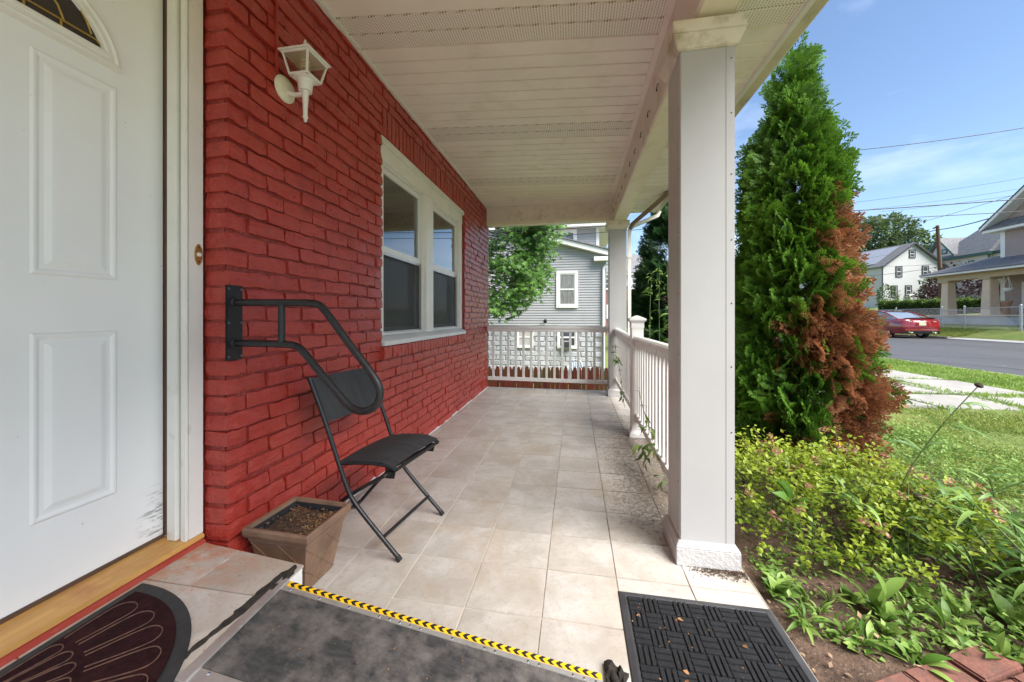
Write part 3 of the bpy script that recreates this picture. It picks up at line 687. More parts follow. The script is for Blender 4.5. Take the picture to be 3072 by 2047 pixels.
# ---- porch ceiling of vinyl boards, running across the porch
ce = part_empty('porch_ceiling', house, (-.4, 2, 2.9)); CZ = 2.89
y = -2.05; i = -10; W_ = .1275
perf = lambda y: any(abs(y-c) < .128 for c in (2.105-2.58, 2.105-1.29, 2.105, 3.395, 4.685))
while y < 5.72:
    m = MB(); pf = perf(y+W_/2); x0, x1 = -1.40, .60
    sk = lambda x, yy: (x, yy+.10*(x+.4))
    prof = [(0, .022), (.007, .022), (.011, 0), (W_-.004, 0), (W_, .022)]
    for x in (x0, x1):
        for dy, dz in prof: a, b = sk(x, y+dy); m.v.append((a, min(b, 5.80), CZ+dz))
        for dy, dz in ((W_, .035), (0, .035)): a, b = sk(x, y+dy); m.v.append((a, min(b, 5.80), CZ+dz))
    m.f = [(k, (k+1) % 7, (k+1) % 7+7, k+7) for k in range(7)]+[tuple(range(7)), tuple(range(13, 6, -1))]
    m.build('ceiling_board', 'soffit_perforated' if pf else 'soffit', ce, smooth=True); y += W_
MB().box(AX-.02, AX+.022, WY0-.1, 5.8, CZ-.014, CZ+.002).build('edge_channel', 'white_trim', ce, bevel=.003)
MB().box(.505, .548, -2.0, 5.75, CZ-.016, CZ+.001).build('edge_channel', 'soffit', ce, bevel=.003)
B(-8.2, 1.10, -2.2, 6.1, 3.42, 3.5).build('roof', 'dark_shingle', house)  # unseen rear ends of these roofs shaped for the light they let in
B(-1.75, 1.05, -2.1, 5.86, 2.94, 2.96).build('roof_deck', 'soffit', house)
MB().prism([(1.25, 2.83), (1.25, 2.875), (-1.8, 3.415), (-1.8, 3.37)], -2.15, 5.86, 'y').build('porch_roof', 'dark_shingle', house)
# ---- beams
bmk = part_empty('beam', house, (.62, 2, 2.53))
B(.542, .552, -2.1, 5.60, 2.535, CZ+.01).build('inner_face', 'beam_wrap', bmk)
B(.552, .708, -2.1, 5.60, 2.526, 2.90).build('core', 'beam_bottom', bmk, bevel=.003)
B(.7085, .720, -2.1, 5.60, 2.526, 2.74).build('outer_face', 'beam_bottom', bmk)
B(.720, .745, -2.1, 5.60, 2.70, 2.722).build('channel', 'beam_bottom', bmk)
be = part_empty('end_beam', house, (-.4, 5.75, 2.6))
B(-1.40, .60, 5.705, 5.86, 2.606, CZ+.01).build('core', 'beam_wrap', be, bevel=.003)
B(-1.385, .50, 5.695, 5.704, 2.600, 2.645).build('lip', 'beam_bottom', be)
for i in range(7):
    x = -1.32+i*.285; MB().lathe([(.001, 0), (.007, .001), (.005, .005), (.0008, .006)], 8, Matrix.Translation((x, 5.705, 2.70)) @ Matrix.Rotation(R(90), 4, 'X')).build('screw', 'dark_screw', be)
for i in range(11):                                                   # small S hooks screwed along the inner face
    y = 2.25+i*.31; z = 2.66+rnd.uniform(-.01, .01)
    P = [(.541, y-.012, z+.020), (.532, y-.016, z+.010), (.532, y-.004, z+.003), (.532, y+.006, z-.002), (.532, y+.016, z-.010), (.532, y+.004, z-.022), (.532, y-.012, z-.016)]
    MB().tube(chaikin(P, 1), .0032, 6).build('hook', 'dark_screw', bmk, smooth=True)
# ---- overhang: soffit boards, fascia, gutter, downspouts
ov = part_empty('eave', house, (.95, 2, 2.7))
y = -2.05
while y < 5.62:
    pf = perf(y+.02+W_/2); m = MB()
    for x in (.735, 1.135):
        for dy, dz in [(0, .012), (.006, .012), (.011, 0), (W_-.005, 0), (W_, .012), (W_, .02), (0, .02)]: m.v.append((x, y+dy, 2.70+dz))
    m.f = [(k, (k+1) % 7, (k+1) % 7+7, k+7) for k in range(7)]+[tuple(range(7)), tuple(range(13, 6, -1))]
    m.build('soffit_board', 'soffit_perforated' if pf else 'soffit', ov); y += W_
B(1.118, 1.146, -2.1, 5.66, 2.676, 2.86).build('fascia', 'white_trim', ov, bevel=.003)
MB().prism([(1.150, 2.825), (1.150, 2.700), (1.215, 2.690), (1.240, 2.715), (1.250, 2.765), (1.272, 2.80), (1.272, 2.825)], -2.1, 5.78, 'y').build('gutter', 'eave_fascia', ov, bevel=.002)
def flat_tube(path, w, h, mat, name='downspout'):
    m = MB(); P = [Vector(p) for p in path]; rows = []
    for i, p in enumerate(P):
        t = (P[min(i+1, len(P)-1)]-P[max(0, i-1)]).normalized(); u = Vector((0, 1, 0)) if abs(t.y) < .9 else Vector((1, 0, 0)); u = (u-t*u.dot(t)).normalized(); v = t.cross(u)
        rows.append([p+u*a*w+v*b*h for a, b in ((-.5, -.5), (.5, -.5), (.5, .5), (-.5, .5))])
    for r0, r1 in zip(rows, rows[1:]): m.hexa(r0, r1)
    return m.build(name, mat, ov)
flat_tube([(1.17, 4.72, 2.70), (1.12, 4.80, 2.665), (.82, 5.50, 2.49), (.79, 5.57, 2.44)], .06, .05, 'downspout_brown')
flat_tube([(1.22, 5.70, 2.70), (1.20, 5.70, 2.64), (.86, 5.68, 2.500), (.795, 5.66, 2.44), (.790, 5.66, 2.36)], .06, .05, 'soffit')
flat_tube([(.790, 5.66, 2.365), (.790, 5.66, .05), (.80, 5.60, -.02)], .055, .045, 'soffit')
B(.755, .825, 5.625, 5.70, 2.02, 2.05).build('strap', 'soffit', ov); B(.755, .825, 5.625, 5.70, .72, .75).build('strap', 'soffit', ov)
# ---- columns boxed in white aluminium
def column(x0, x1, y0, y1, zt, first):
    c = part_empty('column', house, ((x0+x1)/2, (y0+y1)/2, 0))
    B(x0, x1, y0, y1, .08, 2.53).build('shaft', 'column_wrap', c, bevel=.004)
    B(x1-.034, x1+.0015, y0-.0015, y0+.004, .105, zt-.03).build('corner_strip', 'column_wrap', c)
    m = MB(); i_, o_ = .006, .022
    m.hexa([(x0-o_, y0-o_, .0), (x1+o_, y0-o_, .0), (x1+o_, y1+o_, .0), (x0-o_, y1+o_, .0)], [(x0-o_, y0-o_, .082), (x1+o_, y0-o_, .082), (x1+o_, y1+o_, .082), (x0-o_, y1+o_, .082)])
    m.hexa([(x0-o_, y0-o_, .0825), (x1+o_, y0-o_, .0825), (x1+o_, y1+o_, .0825), (x0-o_, y1+o_, .0825)], [(x0-i_, y0-i_, .108), (x1+i_, y0-i_, .108), (x1+i_, y1+i_, .108), (x0-i_, y1+i_, .108)])
    m.build('base', 'base_paint', c, bevel=.003)
    m = MB(); a, b = .012, .040
    q = lambda e, z: [(x0-e, y0-e, z), (x1+e, y0-e, z), (x1+e, y1+e, z), (x0-e, y1+e, z)]
    m.hexa(q(a, zt-.045), q(b, zt+.012)); m.hexa(q(b, zt+.0125), q(b, zt+.075)); m.build('cap', 'cap_wrap', c, bevel=.004)
    for z in ([.32, .62, .92, 1.21, 1.50, 1.80, 2.08, 2.33] if first else [.6, 1.2, 1.8, 2.3]):
        MB().lathe([(.001, 0), (.0034, .0005), (.0025, .002), (.0006, .0024)], 8, Matrix.Translation((x1-.012, y0-.0016, z)) @ Matrix.Rotation(R(90), 4, 'X')).build('rivet', 'dark_screw', c)
        if first: MB().lathe([(.001, 0), (.0034, .0005), (.0025, .002), (.0006, .0024)], 8, Matrix.Translation((x0-.0005, y0+.03, z+.05)) @ Matrix.Rotation(R(-90), 4, 'Y')).build('rivet', 'dark_screw', c)
column(.482, .714, 1.82, 2.045, 2.43, True)
column(.484, .722, 5.45, 5.68, 2.45, False)

# ================================================================= RAILINGS
rl = thing('porch_railing', 'white vinyl balustrade across the far end of the porch', 'railing', (-.45, 5.78, 0))
MB().prism([(-.030, .905), (.030, .905), (.030, .945), (.040, .965), (.040, .985), (.025, 1.0), (-.025, 1.0), (-.040, .985), (-.040, .965), (-.030, .945)], -1.395, .484, 'x', Matrix.Translation((0, 5.78, 0))).build('top_rail', 'white_vinyl', rl, bevel=.003)
MB().hexa([(-1.395, 5.755, .130), (.484, 5.755, .115), (.484, 5.805, .115), (-1.395, 5.805, .130)], [(-1.395, 5.755, .185), (.484, 5.755, .170), (.484, 5.805, .170), (-1.395, 5.805, .185)]).build('bottom_rail', 'white_vinyl', rl, bevel=.004)
bal = MB().box(-.018, .018, -.018, .018, 0, .74).mesh('baluster', 'white_vinyl', bevel=.003)
for i in range(15):
    o = bpy.data.objects.new('baluster', bal); link(o, rl); o.location = Matrix.Translation((.45, -5.78, 0)) @ Vector((-1.303+i*.1225, 5.78, .172)) if False else (-1.303+i*.1225, 5.78, .176-.0005*i)
rs = thing('side_railing', 'white vinyl railing with capped newel post along the yard side', 'railing', (.585, 3.7, 0))
NYB = 3.70
for (ya, yb, za, zb, ba, bb) in ((2.045, NYB-.055, .975, .962, .158, .172), (NYB+.055, 5.45, .945, .985, .20, .215)):
    m = MB(); pr = [(-.030, -.085), (.030, -.085), (.030, -.05), (.042, -.032), (.042, -.015), (.026, 0), (-.026, 0), (-.042, -.015), (-.042, -.032), (-.030, -.05)]
    m.hexa([(.575+x, ya, za+z) for x, z in pr], [(.585+x, yb, zb+z) for x, z in pr]); m.build('top_rail', 'white_vinyl', rs, bevel=.002)
    m = MB(); m.hexa([(.550, ya, ba), (.600, ya, ba), (.600, ya, ba+.055), (.550, ya, ba+.055)], [(.560, yb, bb), (.610, yb, bb), (.610, yb, bb+.055), (.560, yb, bb+.055)]); m.build('bottom_rail', 'white_vinyl', rs, bevel=.004)
    n_ = int((yb-ya)/.108)
    for i in range(n_):
        y = ya+.06+(yb-ya-.12)*i/(n_-1); o = bpy.data.objects.new('baluster', bal); link(o, rs); o.location = (.578+.01*(y-ya)/(yb-ya), y, ba+.045); o.scale = (1, 1, .92)
B(.530, .640, NYB-.055, NYB+.055, .0, 1.085).build('newel_post', 'white_vinyl', rs, bevel=.004)
m = MB(); q = lambda e, z: [(.530-e, NYB-.055-e, z), (.640+e, NYB-.055-e, z), (.640+e, NYB+.055+e, z), (.530-e, NYB+.055+e, z)]
m.hexa(q(.004, 1.04), q(.004, 1.09)); m.hexa(q(.004, 1.0905), q(.022, 1.112)); m.hexa(q(.022, 1.1125), q(.022, 1.130)); m.hexa(q(.020, 1.1305), q(-.045, 1.160)); m.build('post_cap', 'white_vinyl', rs, bevel=.002)
m = MB(); m.hexa(q(.020, .0), q(.020, .035)); m.hexa(q(.019, .0352), q(.003, .060)); m.build('post_skirt', 'white_vinyl', rs, bevel=.002)

# ================================================================= THINGS ON THE PORCH
# ---- wall lantern
LX, LY = -1.285, 1.575
la = thing('wall_lantern', 'white carriage lantern with clear panes fixed to the brick wall', 'lantern', (LX, LY, 2.1))
MB().lathe([(.062, 0), (.062, .006), (.052, .016), (.030, .022), (.012, .024), (.001, .0245)], 24, Matrix.Translation((AX+.002, LY-.005, 2.255)) @ Matrix.Rotation(R(90), 4, 'Y')).build('back_plate', 'lantern_plate', la, smooth=True)
MB().tube(chaikin([(AX+.02, LY-.003, 2.24), (AX+.05, LY, 2.225), (LX-.02, LY, 2.225), (LX, LY, 2.235)], 2), .011, 8).build('arm', 'lantern_white', la, smooth=True)
MB().lathe([(.001, 2.088), (.006, 2.090), (.008, 2.097), (.006, 2.103), (.012, 2.108), (.013, 2.115), (.010, 2.12), (.0105, 2.15), (.016, 2.235), (.030, 2.236), (.032, 2.262), (.036, 2.288), (.05, 2.292), (.05, 2.296)], 16, Matrix.Translation((LX, LY, 0))).build('stem', 'lantern_white', la, smooth=True)
zb, zt, hb, ht = 2.296, 2.392, .046, .066
cg = MB(); q4 = lambda e, z: [(LX-e, LY-e, z), (LX+e, LY-e, z), (LX+e, LY+e, z), (LX-e, LY+e, z)]
for sx_, sy_ in ((-1, -1), (1, -1), (1, 1), (-1, 1)):
    cg.tube([(LX+sx_*hb, LY+sy_*hb, zb), (LX+sx_*ht, LY+sy_*ht, zt)], .0055, 4)
for e, z in ((hb, zb+.002), (ht, zt-.004)):
    c4 = q4(e, z)
    for a, b in zip(c4, c4[1:]+c4[:1]): cg.tube([a, b], .0065, 4)
cg.build('cage', 'lantern_white', la)
rf = MB(); rf.hexa(q4(.080, zt+.002), q4(.080, zt+.008)); rf.hexa(q4(.078, zt+.0085), q4(.046, zt+.026)); rf.hexa(q4(.046, zt+.0265), q4(.042, zt+.036)); rf.hexa(q4(.040, zt+.0365), q4(.010, zt+.052))
rf.lathe([(.010, zt+.052), (.011, zt+.060), (.006, zt+.066), (.009, zt+.074), (.004, zt+.092), (.0008, zt+.098)], 10, Matrix.Translation((LX, LY, 0))); rf.build('roof', 'lantern_white', la)
for k in range(4):
    a, b = q4(hb, zb+.006)[k], q4(hb, zb+.006)[(k+1) % 4]; c, d = q4(ht, zt-.008)[(k+1) % 4], q4(ht, zt-.008)[k]
    m = MB(); m.add([a, b, c, d], [(0, 1, 2, 3)]); m.build('pane', 'lantern_glass', la)
MB().lathe([(.001, 2.300), (.017, 2.300), (.019, 2.325), (.014, 2.332), (.001, 2.333)], 14, Matrix.Translation((LX, LY, 0))).build('bulb_socket', 'bulb_base', la, smooth=True)
P = [(LX+.017*math.cos(t*.42), LY+.017*math.sin(t*.42), 2.335+.00105*t) for t in range(54)]
MB().tube(P, .0048, 6).build('bulb', 'bulb_white', la, smooth=True)
# painted-over conduit above the lantern
B(AX+.003, AX+.013, 1.512, 1.524, 2.31, 2.885).build('conduit', 'brick_paint', house, bevel=.002)
# ---- doorbell
db = thing('doorbell', 'small brass doorbell plate on the white door casing', 'doorbell', (-1.503, 1.245, 1.40))
m = MB(); pl = []
for i in range(28):
    a = 2*math.pi*i/28; w = .0145*(1+.25*math.cos(2*a)*0); pl.append((1.245+math.copysign(abs(math.cos(a))**.9, math.cos(a))*(.0155 if abs(math.sin(a)) < .75 else .0125), 1.40+.043*math.sin(a)))
m.prism(pl, -1.503, -1.4985, 'x'); m.build('plate', 'brass', db, bevel=.001)
MB().lathe([(.009, 0), (.009, .003), (.007, .006), (.001, .0065)], 16, Matrix.Translation((-1.4985, 1.245, 1.40)) @ Matrix.Rotation(R(90), 4, 'Y')).build('button', 'bell_button', db, smooth=True)
for z in (1.428, 1.372): MB().lathe([(.0035, 0), (.003, .0015), (.0005, .002)], 8, Matrix.Translation((-1.4985, 1.245, z)) @ Matrix.Rotation(R(90), 4, 'Y')).build('screw', 'dark_screw', db)
# ---- black U-shaped grab bar
gb = thing('grab_bar', 'black steel grab bar bolted to the brick wall', 'handrail', (AX, 1.30, .97))
GX = AX+.006
B(GX-.004, GX+.004, 1.262, 1.338, .970, 1.278).build('wall_plate', 'black_metal', gb, bevel=.003)
for y in (1.272, 1.328):
    for z in (.985, 1.124, 1.263): MB().lathe([(.0055, 0), (.005, .003), (.0028, .0035), (.0025, .0015), (.0004, .0015)], 10, Matrix.Translation((GX+.004, y, z)) @ Matrix.Rotation(R(90), 4, 'Y')).build('bolt', 'screw', gb)
P = [(GX, 1.208), (-1.10, 1.205), (-1.035, 1.204), (-1.00, 1.198), (-.975, 1.178), (-.881, 1.058), (-.785, .946), (-.745, .892), (-.735, .850), (-.752, .806), (-.795, .782), (-.838, .785), (-.880, .808), (-1.015, .950), (-1.075, 1.018), (-1.105, 1.034), (-1.150, 1.039), (GX, 1.040)]
MB().tube(chaikin([(x, 1.30, z) for x, z in P], 2), .0145, 14).build('rail', 'black_metal', gb, smooth=True)
MB().tube([(-1.168, 1.30, 1.045), (-1.168, 1.30, 1.20)], .0135, 14).build('strut', 'black_metal', gb, smooth=True)
for z in (1.208, 1.040): MB().lathe([(.021, 0), (.020, .003), (.0148, .006)], 16, Matrix.Translation((GX+.004, 1.30, z)) @ Matrix.Rotation(R(90), 4, 'Y')).build('flange', 'black_metal', gb, smooth=True)
# ---- folding chair (sling back and seat), facing the yard
ch = thing('folding_chair', 'black metal folding chair with sling seat and back beside the brick wall', 'chair', (-1.05, 1.82, 0))
def cp(x, w, z):      # chair space: x forward offset, w 0 near side .. 1 far side
    yn, yf = 1.605, 2.020; sk = .055*w; return (x+sk, yn+(yf-yn)*w, z)
prof = [(-1.288, .850), (-1.20, .640), (-1.130, .445), (-1.085, .330), (-1.060, .275), (-.985, .190), (-.812, .012)]
for w in (0, 1):
    MB().tube(chaikin([cp(x, w, z) for x, z in prof], 2), .0105, 10).build('post', 'black_metal', ch, smooth=True)
    MB().tube([cp(-.824, w, .024), cp(-.808, w, .006)], .0125, 10).build('foot', 'tyre', ch, smooth=True)
    wi = .055 if w == 0 else .945
    flatl = MB(); P = [(-.865, .410), (-1.06, .298), (-1.16, .225), (-1.345, .012)]
    MB().tube(chaikin([cp(x, wi, z) for x, z in P], 1), .0095, 10).build('rear_leg', 'black_metal', ch, smooth=True)
    for (x, z) in ((-1.072, .296), (-.885, .400)): MB().lathe([(.006, -.016), (.006, .016)], 10, Matrix.Translation(cp(x, .02 if w == 0 else .98, z)) @ Matrix.Rotation(R(90), 4, 'X')).build('rivet', 'screw', ch)
    br = MB(); br.hexa([cp(-.905, wi, .375), cp(-.855, wi, .375), cp(-.845, wi, .425), cp(-.90, wi, .425)], [tuple(np.array(cp(-.905, wi, .375))+np.array((0, .004, 0))), tuple(np.array(cp(-.855, wi, .375))+np.array((0, .004, 0))), tuple(np.array(cp(-.845, wi, .425))+np.array((0, .004, 0))), tuple(np.array(cp(-.90, wi, .425))+np.array((0, .004, 0)))]); br.build('bracket', 'black_metal', ch)
    sp = [(-1.130, .435), (-1.02, .448), (-.93, .448), (-.86, .440), (-.835, .425)]
    MB().tube(chaikin([cp(x, w*.96+.02, z) for x, z in sp], 1), .010, 8).build('seat_rail', 'black_metal', ch, smooth=True)
MB().tube([cp(-.896, .01, .105), cp(-.896, .99, .105)], .0085, 10).build('crossbar', 'black_metal', ch, smooth=True)
MB().tube([cp(-1.30, .06, .060), cp(-1.30, .94, .060)], .0085, 10).build('rear_crossbar', 'black_metal', ch, smooth=True)
MB().tube([cp(-.835, .02, .425), cp(-.835, .98, .425)], .0085, 8).build('seat_front_bar', 'black_metal', ch, smooth=True)
def sling(pts, sag, name, th=.006, nw=8):
    m = MB(); n_ = len(pts)
    top = []
    for i, (x, z) in enumerate(pts):
        for k in range(nw+1):
            w = k/nw; s_ = sag*4*w*(1-w); p, q = pts[max(0, i-1)], pts[min(n_-1, i+1)]; t = Vector((q[0]-p[0], 0, q[1]-p[1])).normalized(); nn = Vector((t.z, 0, -t.x))
            top.append(Vector(cp(x, w, z))+nn*s_)
    for lay in (0, 1):
        for i in range(n_):
            for k in range(nw+1):
                p, q = pts[max(0, i-1)], pts[min(n_-1, i+1)]; t = Vector((q[0]-p[0], 0, q[1]-p[1])).normalized(); nn = Vector((t.z, 0, -t.x))
                m.v.append(tuple(top[i*(nw+1)+k]+nn*(-th/2+th*lay)))
    o_ = n_*(nw+1); I = lambda l, i, k: l*o_+i*(nw+1)+k
    for i in range(n_-1):
        for k in range(nw):
            m.f.append((I(0, i, k), I(0, i, k+1), I(0, i+1, k+1), I(0, i+1, k))); m.f.append((I(1, i, k), I(1, i+1, k), I(1, i+1, k+1), I(1, i, k+1)))
    for i in range(n_-1): m.f.append((I(0, i, 0), I(0, i+1, 0), I(1, i+1, 0), I(1, i, 0))); m.f.append((I(0, i, nw), I(1, i, nw), I(1, i+1, nw), I(0, i+1, nw)))
    for k in range(nw): m.f.append((I(0, 0, k), I(1, 0, k), I(1, 0, k+1), I(0, 0, k+1))); m.f.append((I(0, n_-1, k), I(0, n_-1, k+1), I(1, n_-1, k+1), I(1, n_-1, k)))
    return m.build(name, 'sling_fabric', ch, smooth=True)
bk = sling([(-1.286, .842), (-1.255, .775), (-1.225, .705), (-1.195, .632)], -.028, 'backrest')
stt = sling([(-1.125, .446), (-1.05, .458), (-.97, .462), (-.90, .460), (-.842, .440)], -.010, 'seat')
for w in (.07, .93):
    MB().tube([tuple(Vector(cp(x, w, z))+Vector((.006, 0, .003))) for x, z in ((-1.284, .836), (-1.255, .775), (-1.225, .705), (-1.198, .640))], .0012, 4).build('stitching', 'screw', bk)
# ---- planter
pt = thing('planter', 'square brown plastic planter of dry potting soil in the corner by the step', 'planter', (-1.20, 1.44, 0))
PR = [(-1.355, 1.300), (-1.045, 1.290), (-1.035, 1.565), (-1.345, 1.580)]
pc = Vector((sum(p[0] for p in PR)/4, sum(p[1] for p in PR)/4))
def pq(k, z, grow=0): return [((p[0]-pc.x)*k+pc.x+(grow if p[0] > pc.x else -grow), (p[1]-pc.y)*k+pc.y+(grow if p[1] > pc.y else -grow), z) for p in PR]
def shell(levels, name, mat, bevel=0, closed=False):
    m = MB()
    for k, z in levels: m.v += pq(k, z)
    for l in range(len(levels)-1):
        for i in range(4): a = l*4+i; b = l*4+(i+1) % 4; m.f.append((a, b, b+4, a+4))
    m.f.append((3, 2, 1, 0))
    if closed: n_ = (len(levels)-1)*4; m.f.append((n_, n_+1, n_+2, n_+3))
    return m.build(name, mat, pt, bevel=bevel)
shell([(.60, .001), (.62, .006), (.86, .215), (.90, .220), (.90, .232)], 'body', 'planter_brown')
rim = MB(); lv = [(.90, .232), (.97, .238), (1.0, .250), (1.0, .268), (.97, .278), (.90, .276), (.88, .262)]
for k, z in lv: rim.v += pq(k, z)
for l in range(len(lv)-1):
    for i in range(4): a = l*4+i; b = l*4+(i+1) % 4; rim.f.append((a, b, b+4, a+4))
rim.build('rim', 'planter_brown', pt)
m = MB(); lv = [(.88, .262), (.80, .21)]
for k, z in lv: m.v += pq(k, z)
m.f = [(i, (i+1) % 4, (i+1) % 4+4, i+4) for i in range(4)]; m.build('liner', 'planter_inner', pt)
lat = MB()
for s1 in range(4):                                                   # raised lattice on each side
    a0, b0 = Vector(pq(.635, .015)[s1]), Vector(pq(.635, .015)[(s1+1) % 4]); a1, b1 = Vector(pq(.858, .212)[s1]), Vector(pq(.858, .212)[(s1+1) % 4])
    P_ = lambda u, v: (a0*(1-u)+b0*u)*(1-v)+(a1*(1-u)+b1*u)*v
    for (u0, v0, u1, v1) in ((0, .5, .5, 1), (0, 0, 1, 1), (.5, 0, 1, .5), (0, .5, .5, 0), (0, 1, 1, 0), (.5, 1, 1, .5)): lat.tube([P_(u0, v0), P_(u1, v1)], .0028, 4)
lat.build('lattice', 'planter_brown', pt)
sm = MB(); n_ = 18; c4 = [Vector(p) for p in pq(.845, .238)]
for j in range(n_+1):
    for i in range(n_+1):
        u, v = i/n_, j/n_; p = (c4[0]*(1-u)+c4[1]*u)*(1-v)+(c4[3]*(1-u)+c4[2]*u)*v
        e = min(u, 1-u, v, 1-v); sm.v.append((p.x, p.y, p.z+(.018*min(1, e*5))+rnd.uniform(-.006, .006)-(.012 if e == 0 else 0)))
for j in range(n_):
    for i in range(n_): a = j*(n_+1)+i; sm.f.append((a, a+1, a+n_+2, a+n_+1))
sm.build('soil', 'potting_soil', pt, smooth='all')
n_ = 420; u = nr.random(n_); v = nr.random(n_); mk = ((u-.75)**2+(v-.6)**2 < .12) | ((u-.3)**2+(v-.8)**2 < .03) | (nr.random(n_) < .25); u, v = u[mk]*.9+.05, v[mk]*.9+.05
P = np.stack([np.array(c4[0])[None]*0+(np.outer((1-u)*(1-v), c4[0])+np.outer(u*(1-v), c4[1])+np.outer(u*v, c4[2])+np.outer((1-u)*v, c4[3]))], 0)[0]; P[:, 2] += .016+nr.random(len(P))*.008
d_ = unit(len(P)); d_[:, 2] *= .25
tag(leaves('mulch', 'dry_leaf', P, d_, nr.uniform(.005, .014, len(P)), nr.uniform(.5, 1.3, len(P)), pt), kind='stuff')
# ---- access ramp with hinged halves
rp = thing('access_ramp', 'folding wheelchair ramp with black grit deck and yellow chevron edge', 'ramp', (-.45, .95, 0))
RX0, RX1, RZ0, RZ1 = -1.004, .085, .2335, .012
def rq(x, w, h=0):      # x along world X, w metres in from the far edge, h above deck
    t = (x-RX0)/(RX1-RX0); return (x+.05*w, 1.128+.073*t-w, RZ0+(RZ1-RZ0)*t+h)
def rbox(x0, x1, w0, w1, h0, h1): return MB().hexa([rq(x0, w0, h0), rq(x1, w0, h0), rq(x1, w1, h0), rq(x0, w1, h0)], [rq(x0, w0, h1), rq(x1, w0, h1), rq(x1, w1, h1), rq(x0, w1, h1)])
for k, w in enumerate((0, .372)):
    pl_ = part_empty('ramp_panel', rp, rq(-.4, w+.17))
    rbox(RX0+.022, RX1-.05, w+.045, w+.318, -.030, .0012).build('grit_deck', 'ramp_grit', pl_)
    for (a, b) in ((w, w+.0448), (w+.3182, w+.368)):
        m = rbox(RX0, RX1, a, b, -.034, .0); m.build('side_rail', 'aluminium', pl_, bevel=.003)
    rbox(RX0-.006, RX0+.0215, w+.0002, w+.366, -.004, .0055).build('top_lip', 'aluminium', pl_, bevel=.0015)
    rbox(RX1-.0498, RX1+.01, w+.046, w+.317, -.02, .0).build('bottom_lip', 'aluminium', pl_)
    x = RX0+.05
    while x < RX1:
        for w_ in ((w+.034), (w+.328)):
            p = rq(x, w_, .0); MB().lathe([(.0045, 0), (.0035, .0018), (.0004, .0022)], 8, Matrix.Translation(p)).build('rivet', 'chrome', pl_)
        x += .105 if rnd.random() < .5 else .035
tp = part_empty('edge_tape', rp, rq(-.4, .013))
rbox(RX0+.028, RX1-.004, .003, .0235, .0002, .0012).build('strip', 'tape_yellow', tp)
x = RX0+.034
while x < RX1-.03:
    m = MB(); h0, h1 = .0013, .0019
    for (wa, wb_) in ((.0035, .01325), (.01325, .023)):
        s1 = 1 if wa < .01 else -1; sh_ = .011
        xa, xb = (x+sh_, x) if s1 > 0 else (x, x+sh_)
        m.hexa([rq(xa, wa, h0), rq(xa+.013, wa, h0), rq(xb+.013, wb_, h0), rq(xb, wb_, h0)], [rq(xa, wa, h1), rq(xa+.013, wa, h1), rq(xb+.013, wb_, h1), rq(xb, wb_, h1)])
    m.build('chevron', 'tape_black', tp); x += .0275
n_ = 40; dbp = np.array([rq(rnd.uniform(RX0+.1, RX1-.1), rnd.uniform(.06, .30), .003) for _ in range(n_)]); dd = unit(n_); dd[:, 2] *= .2
tag(leaves('grit_specks', 'dry_leaf', dbp, dd, nr.uniform(.003, .008, n_), nr.uniform(.8, 1.6, n_)), 'tiny pale crumbs scattered over the black ramp deck', 'debris', kind='stuff')
# ---- torn strip of dark rubber between the step edge and the ramp
ts = MB(); q = random.Random(5); rows = []
for i in range(40):
    t = i/39; y = 1.188-t*.62; x = -1.020+.0*t; w = .020+.010*math.sin(9*t)+q.uniform(-.004, .004); off = .012*math.sin(6*t+1)-.012*t
    w = max(.006, w*(1 if t > .03 else .5))
    rows.append([(x-w+off+q.uniform(-.004, .004), y+q.uniform(-.003, .003), .2325), (x-w*.4+off, y, .2325+q.uniform(.004, .009)), (x+w*.3+off, y, .2325+q.uniform(.004, .010)), (x+w*.75+off, y, .2325)])
for r_ in rows: ts.v += r_
for i in range(39):
    for k in range(3): a = i*4+k; ts.f.append((a, a+1, a+5, a+4))
    ts.f.append((i*4+3, i*4, i*4+4, i*4+7))
ts.f += [(0, 1, 2, 3), (159, 158, 157, 156)]
tag(ts.build('rubber_strip', 'torn_rubber'), 'torn strip of dark rubber along the tiled step edge', 'rubber strip')
sc_ = MB(); n_ = 9; q = random.Random(11)
for j in range(7):
    for i in range(n_):
        u, v = i/(n_-1), j/6; sc_.v.append((.085+.060*u+.012*v+q.uniform(-.006, .006)*(1 if 0 < j < 6 else 2), 1.145+.095*v-.03*u+q.uniform(-.007, .007), .006+.022*abs(math.sin(5*u+4*v))*min(1, 4*u*(1-u)+.2)+q.uniform(0, .006)))
for j in range(6):
    for i in range(n_-1): a = j*n_+i; sc_.f.append((a, a+1, a+n_+1, a+n_))
b_ = len(sc_.v); sc_.v += [(x, y, .001) for x, y, z in sc_.v]; sc_.f += [tuple(i+b_ for i in reversed(f_)) for f_ in sc_.f[:]]
edge = [i for i in range(n_)]+[j*n_+n_-1 for j in range(1, 7)]+[6*n_+i for i in range(n_-2, -1, -1)]+[j*n_ for j in range(5, 0, -1)]
for a, c in zip(edge, edge[1:]+edge[:1]): sc_.f.append((a, a+b_, c+b_, c))
tag(sc_.build('rubber_scrap', 'torn_rubber'), 'crumpled black rubber scrap at the foot of the ramp', 'scrap')
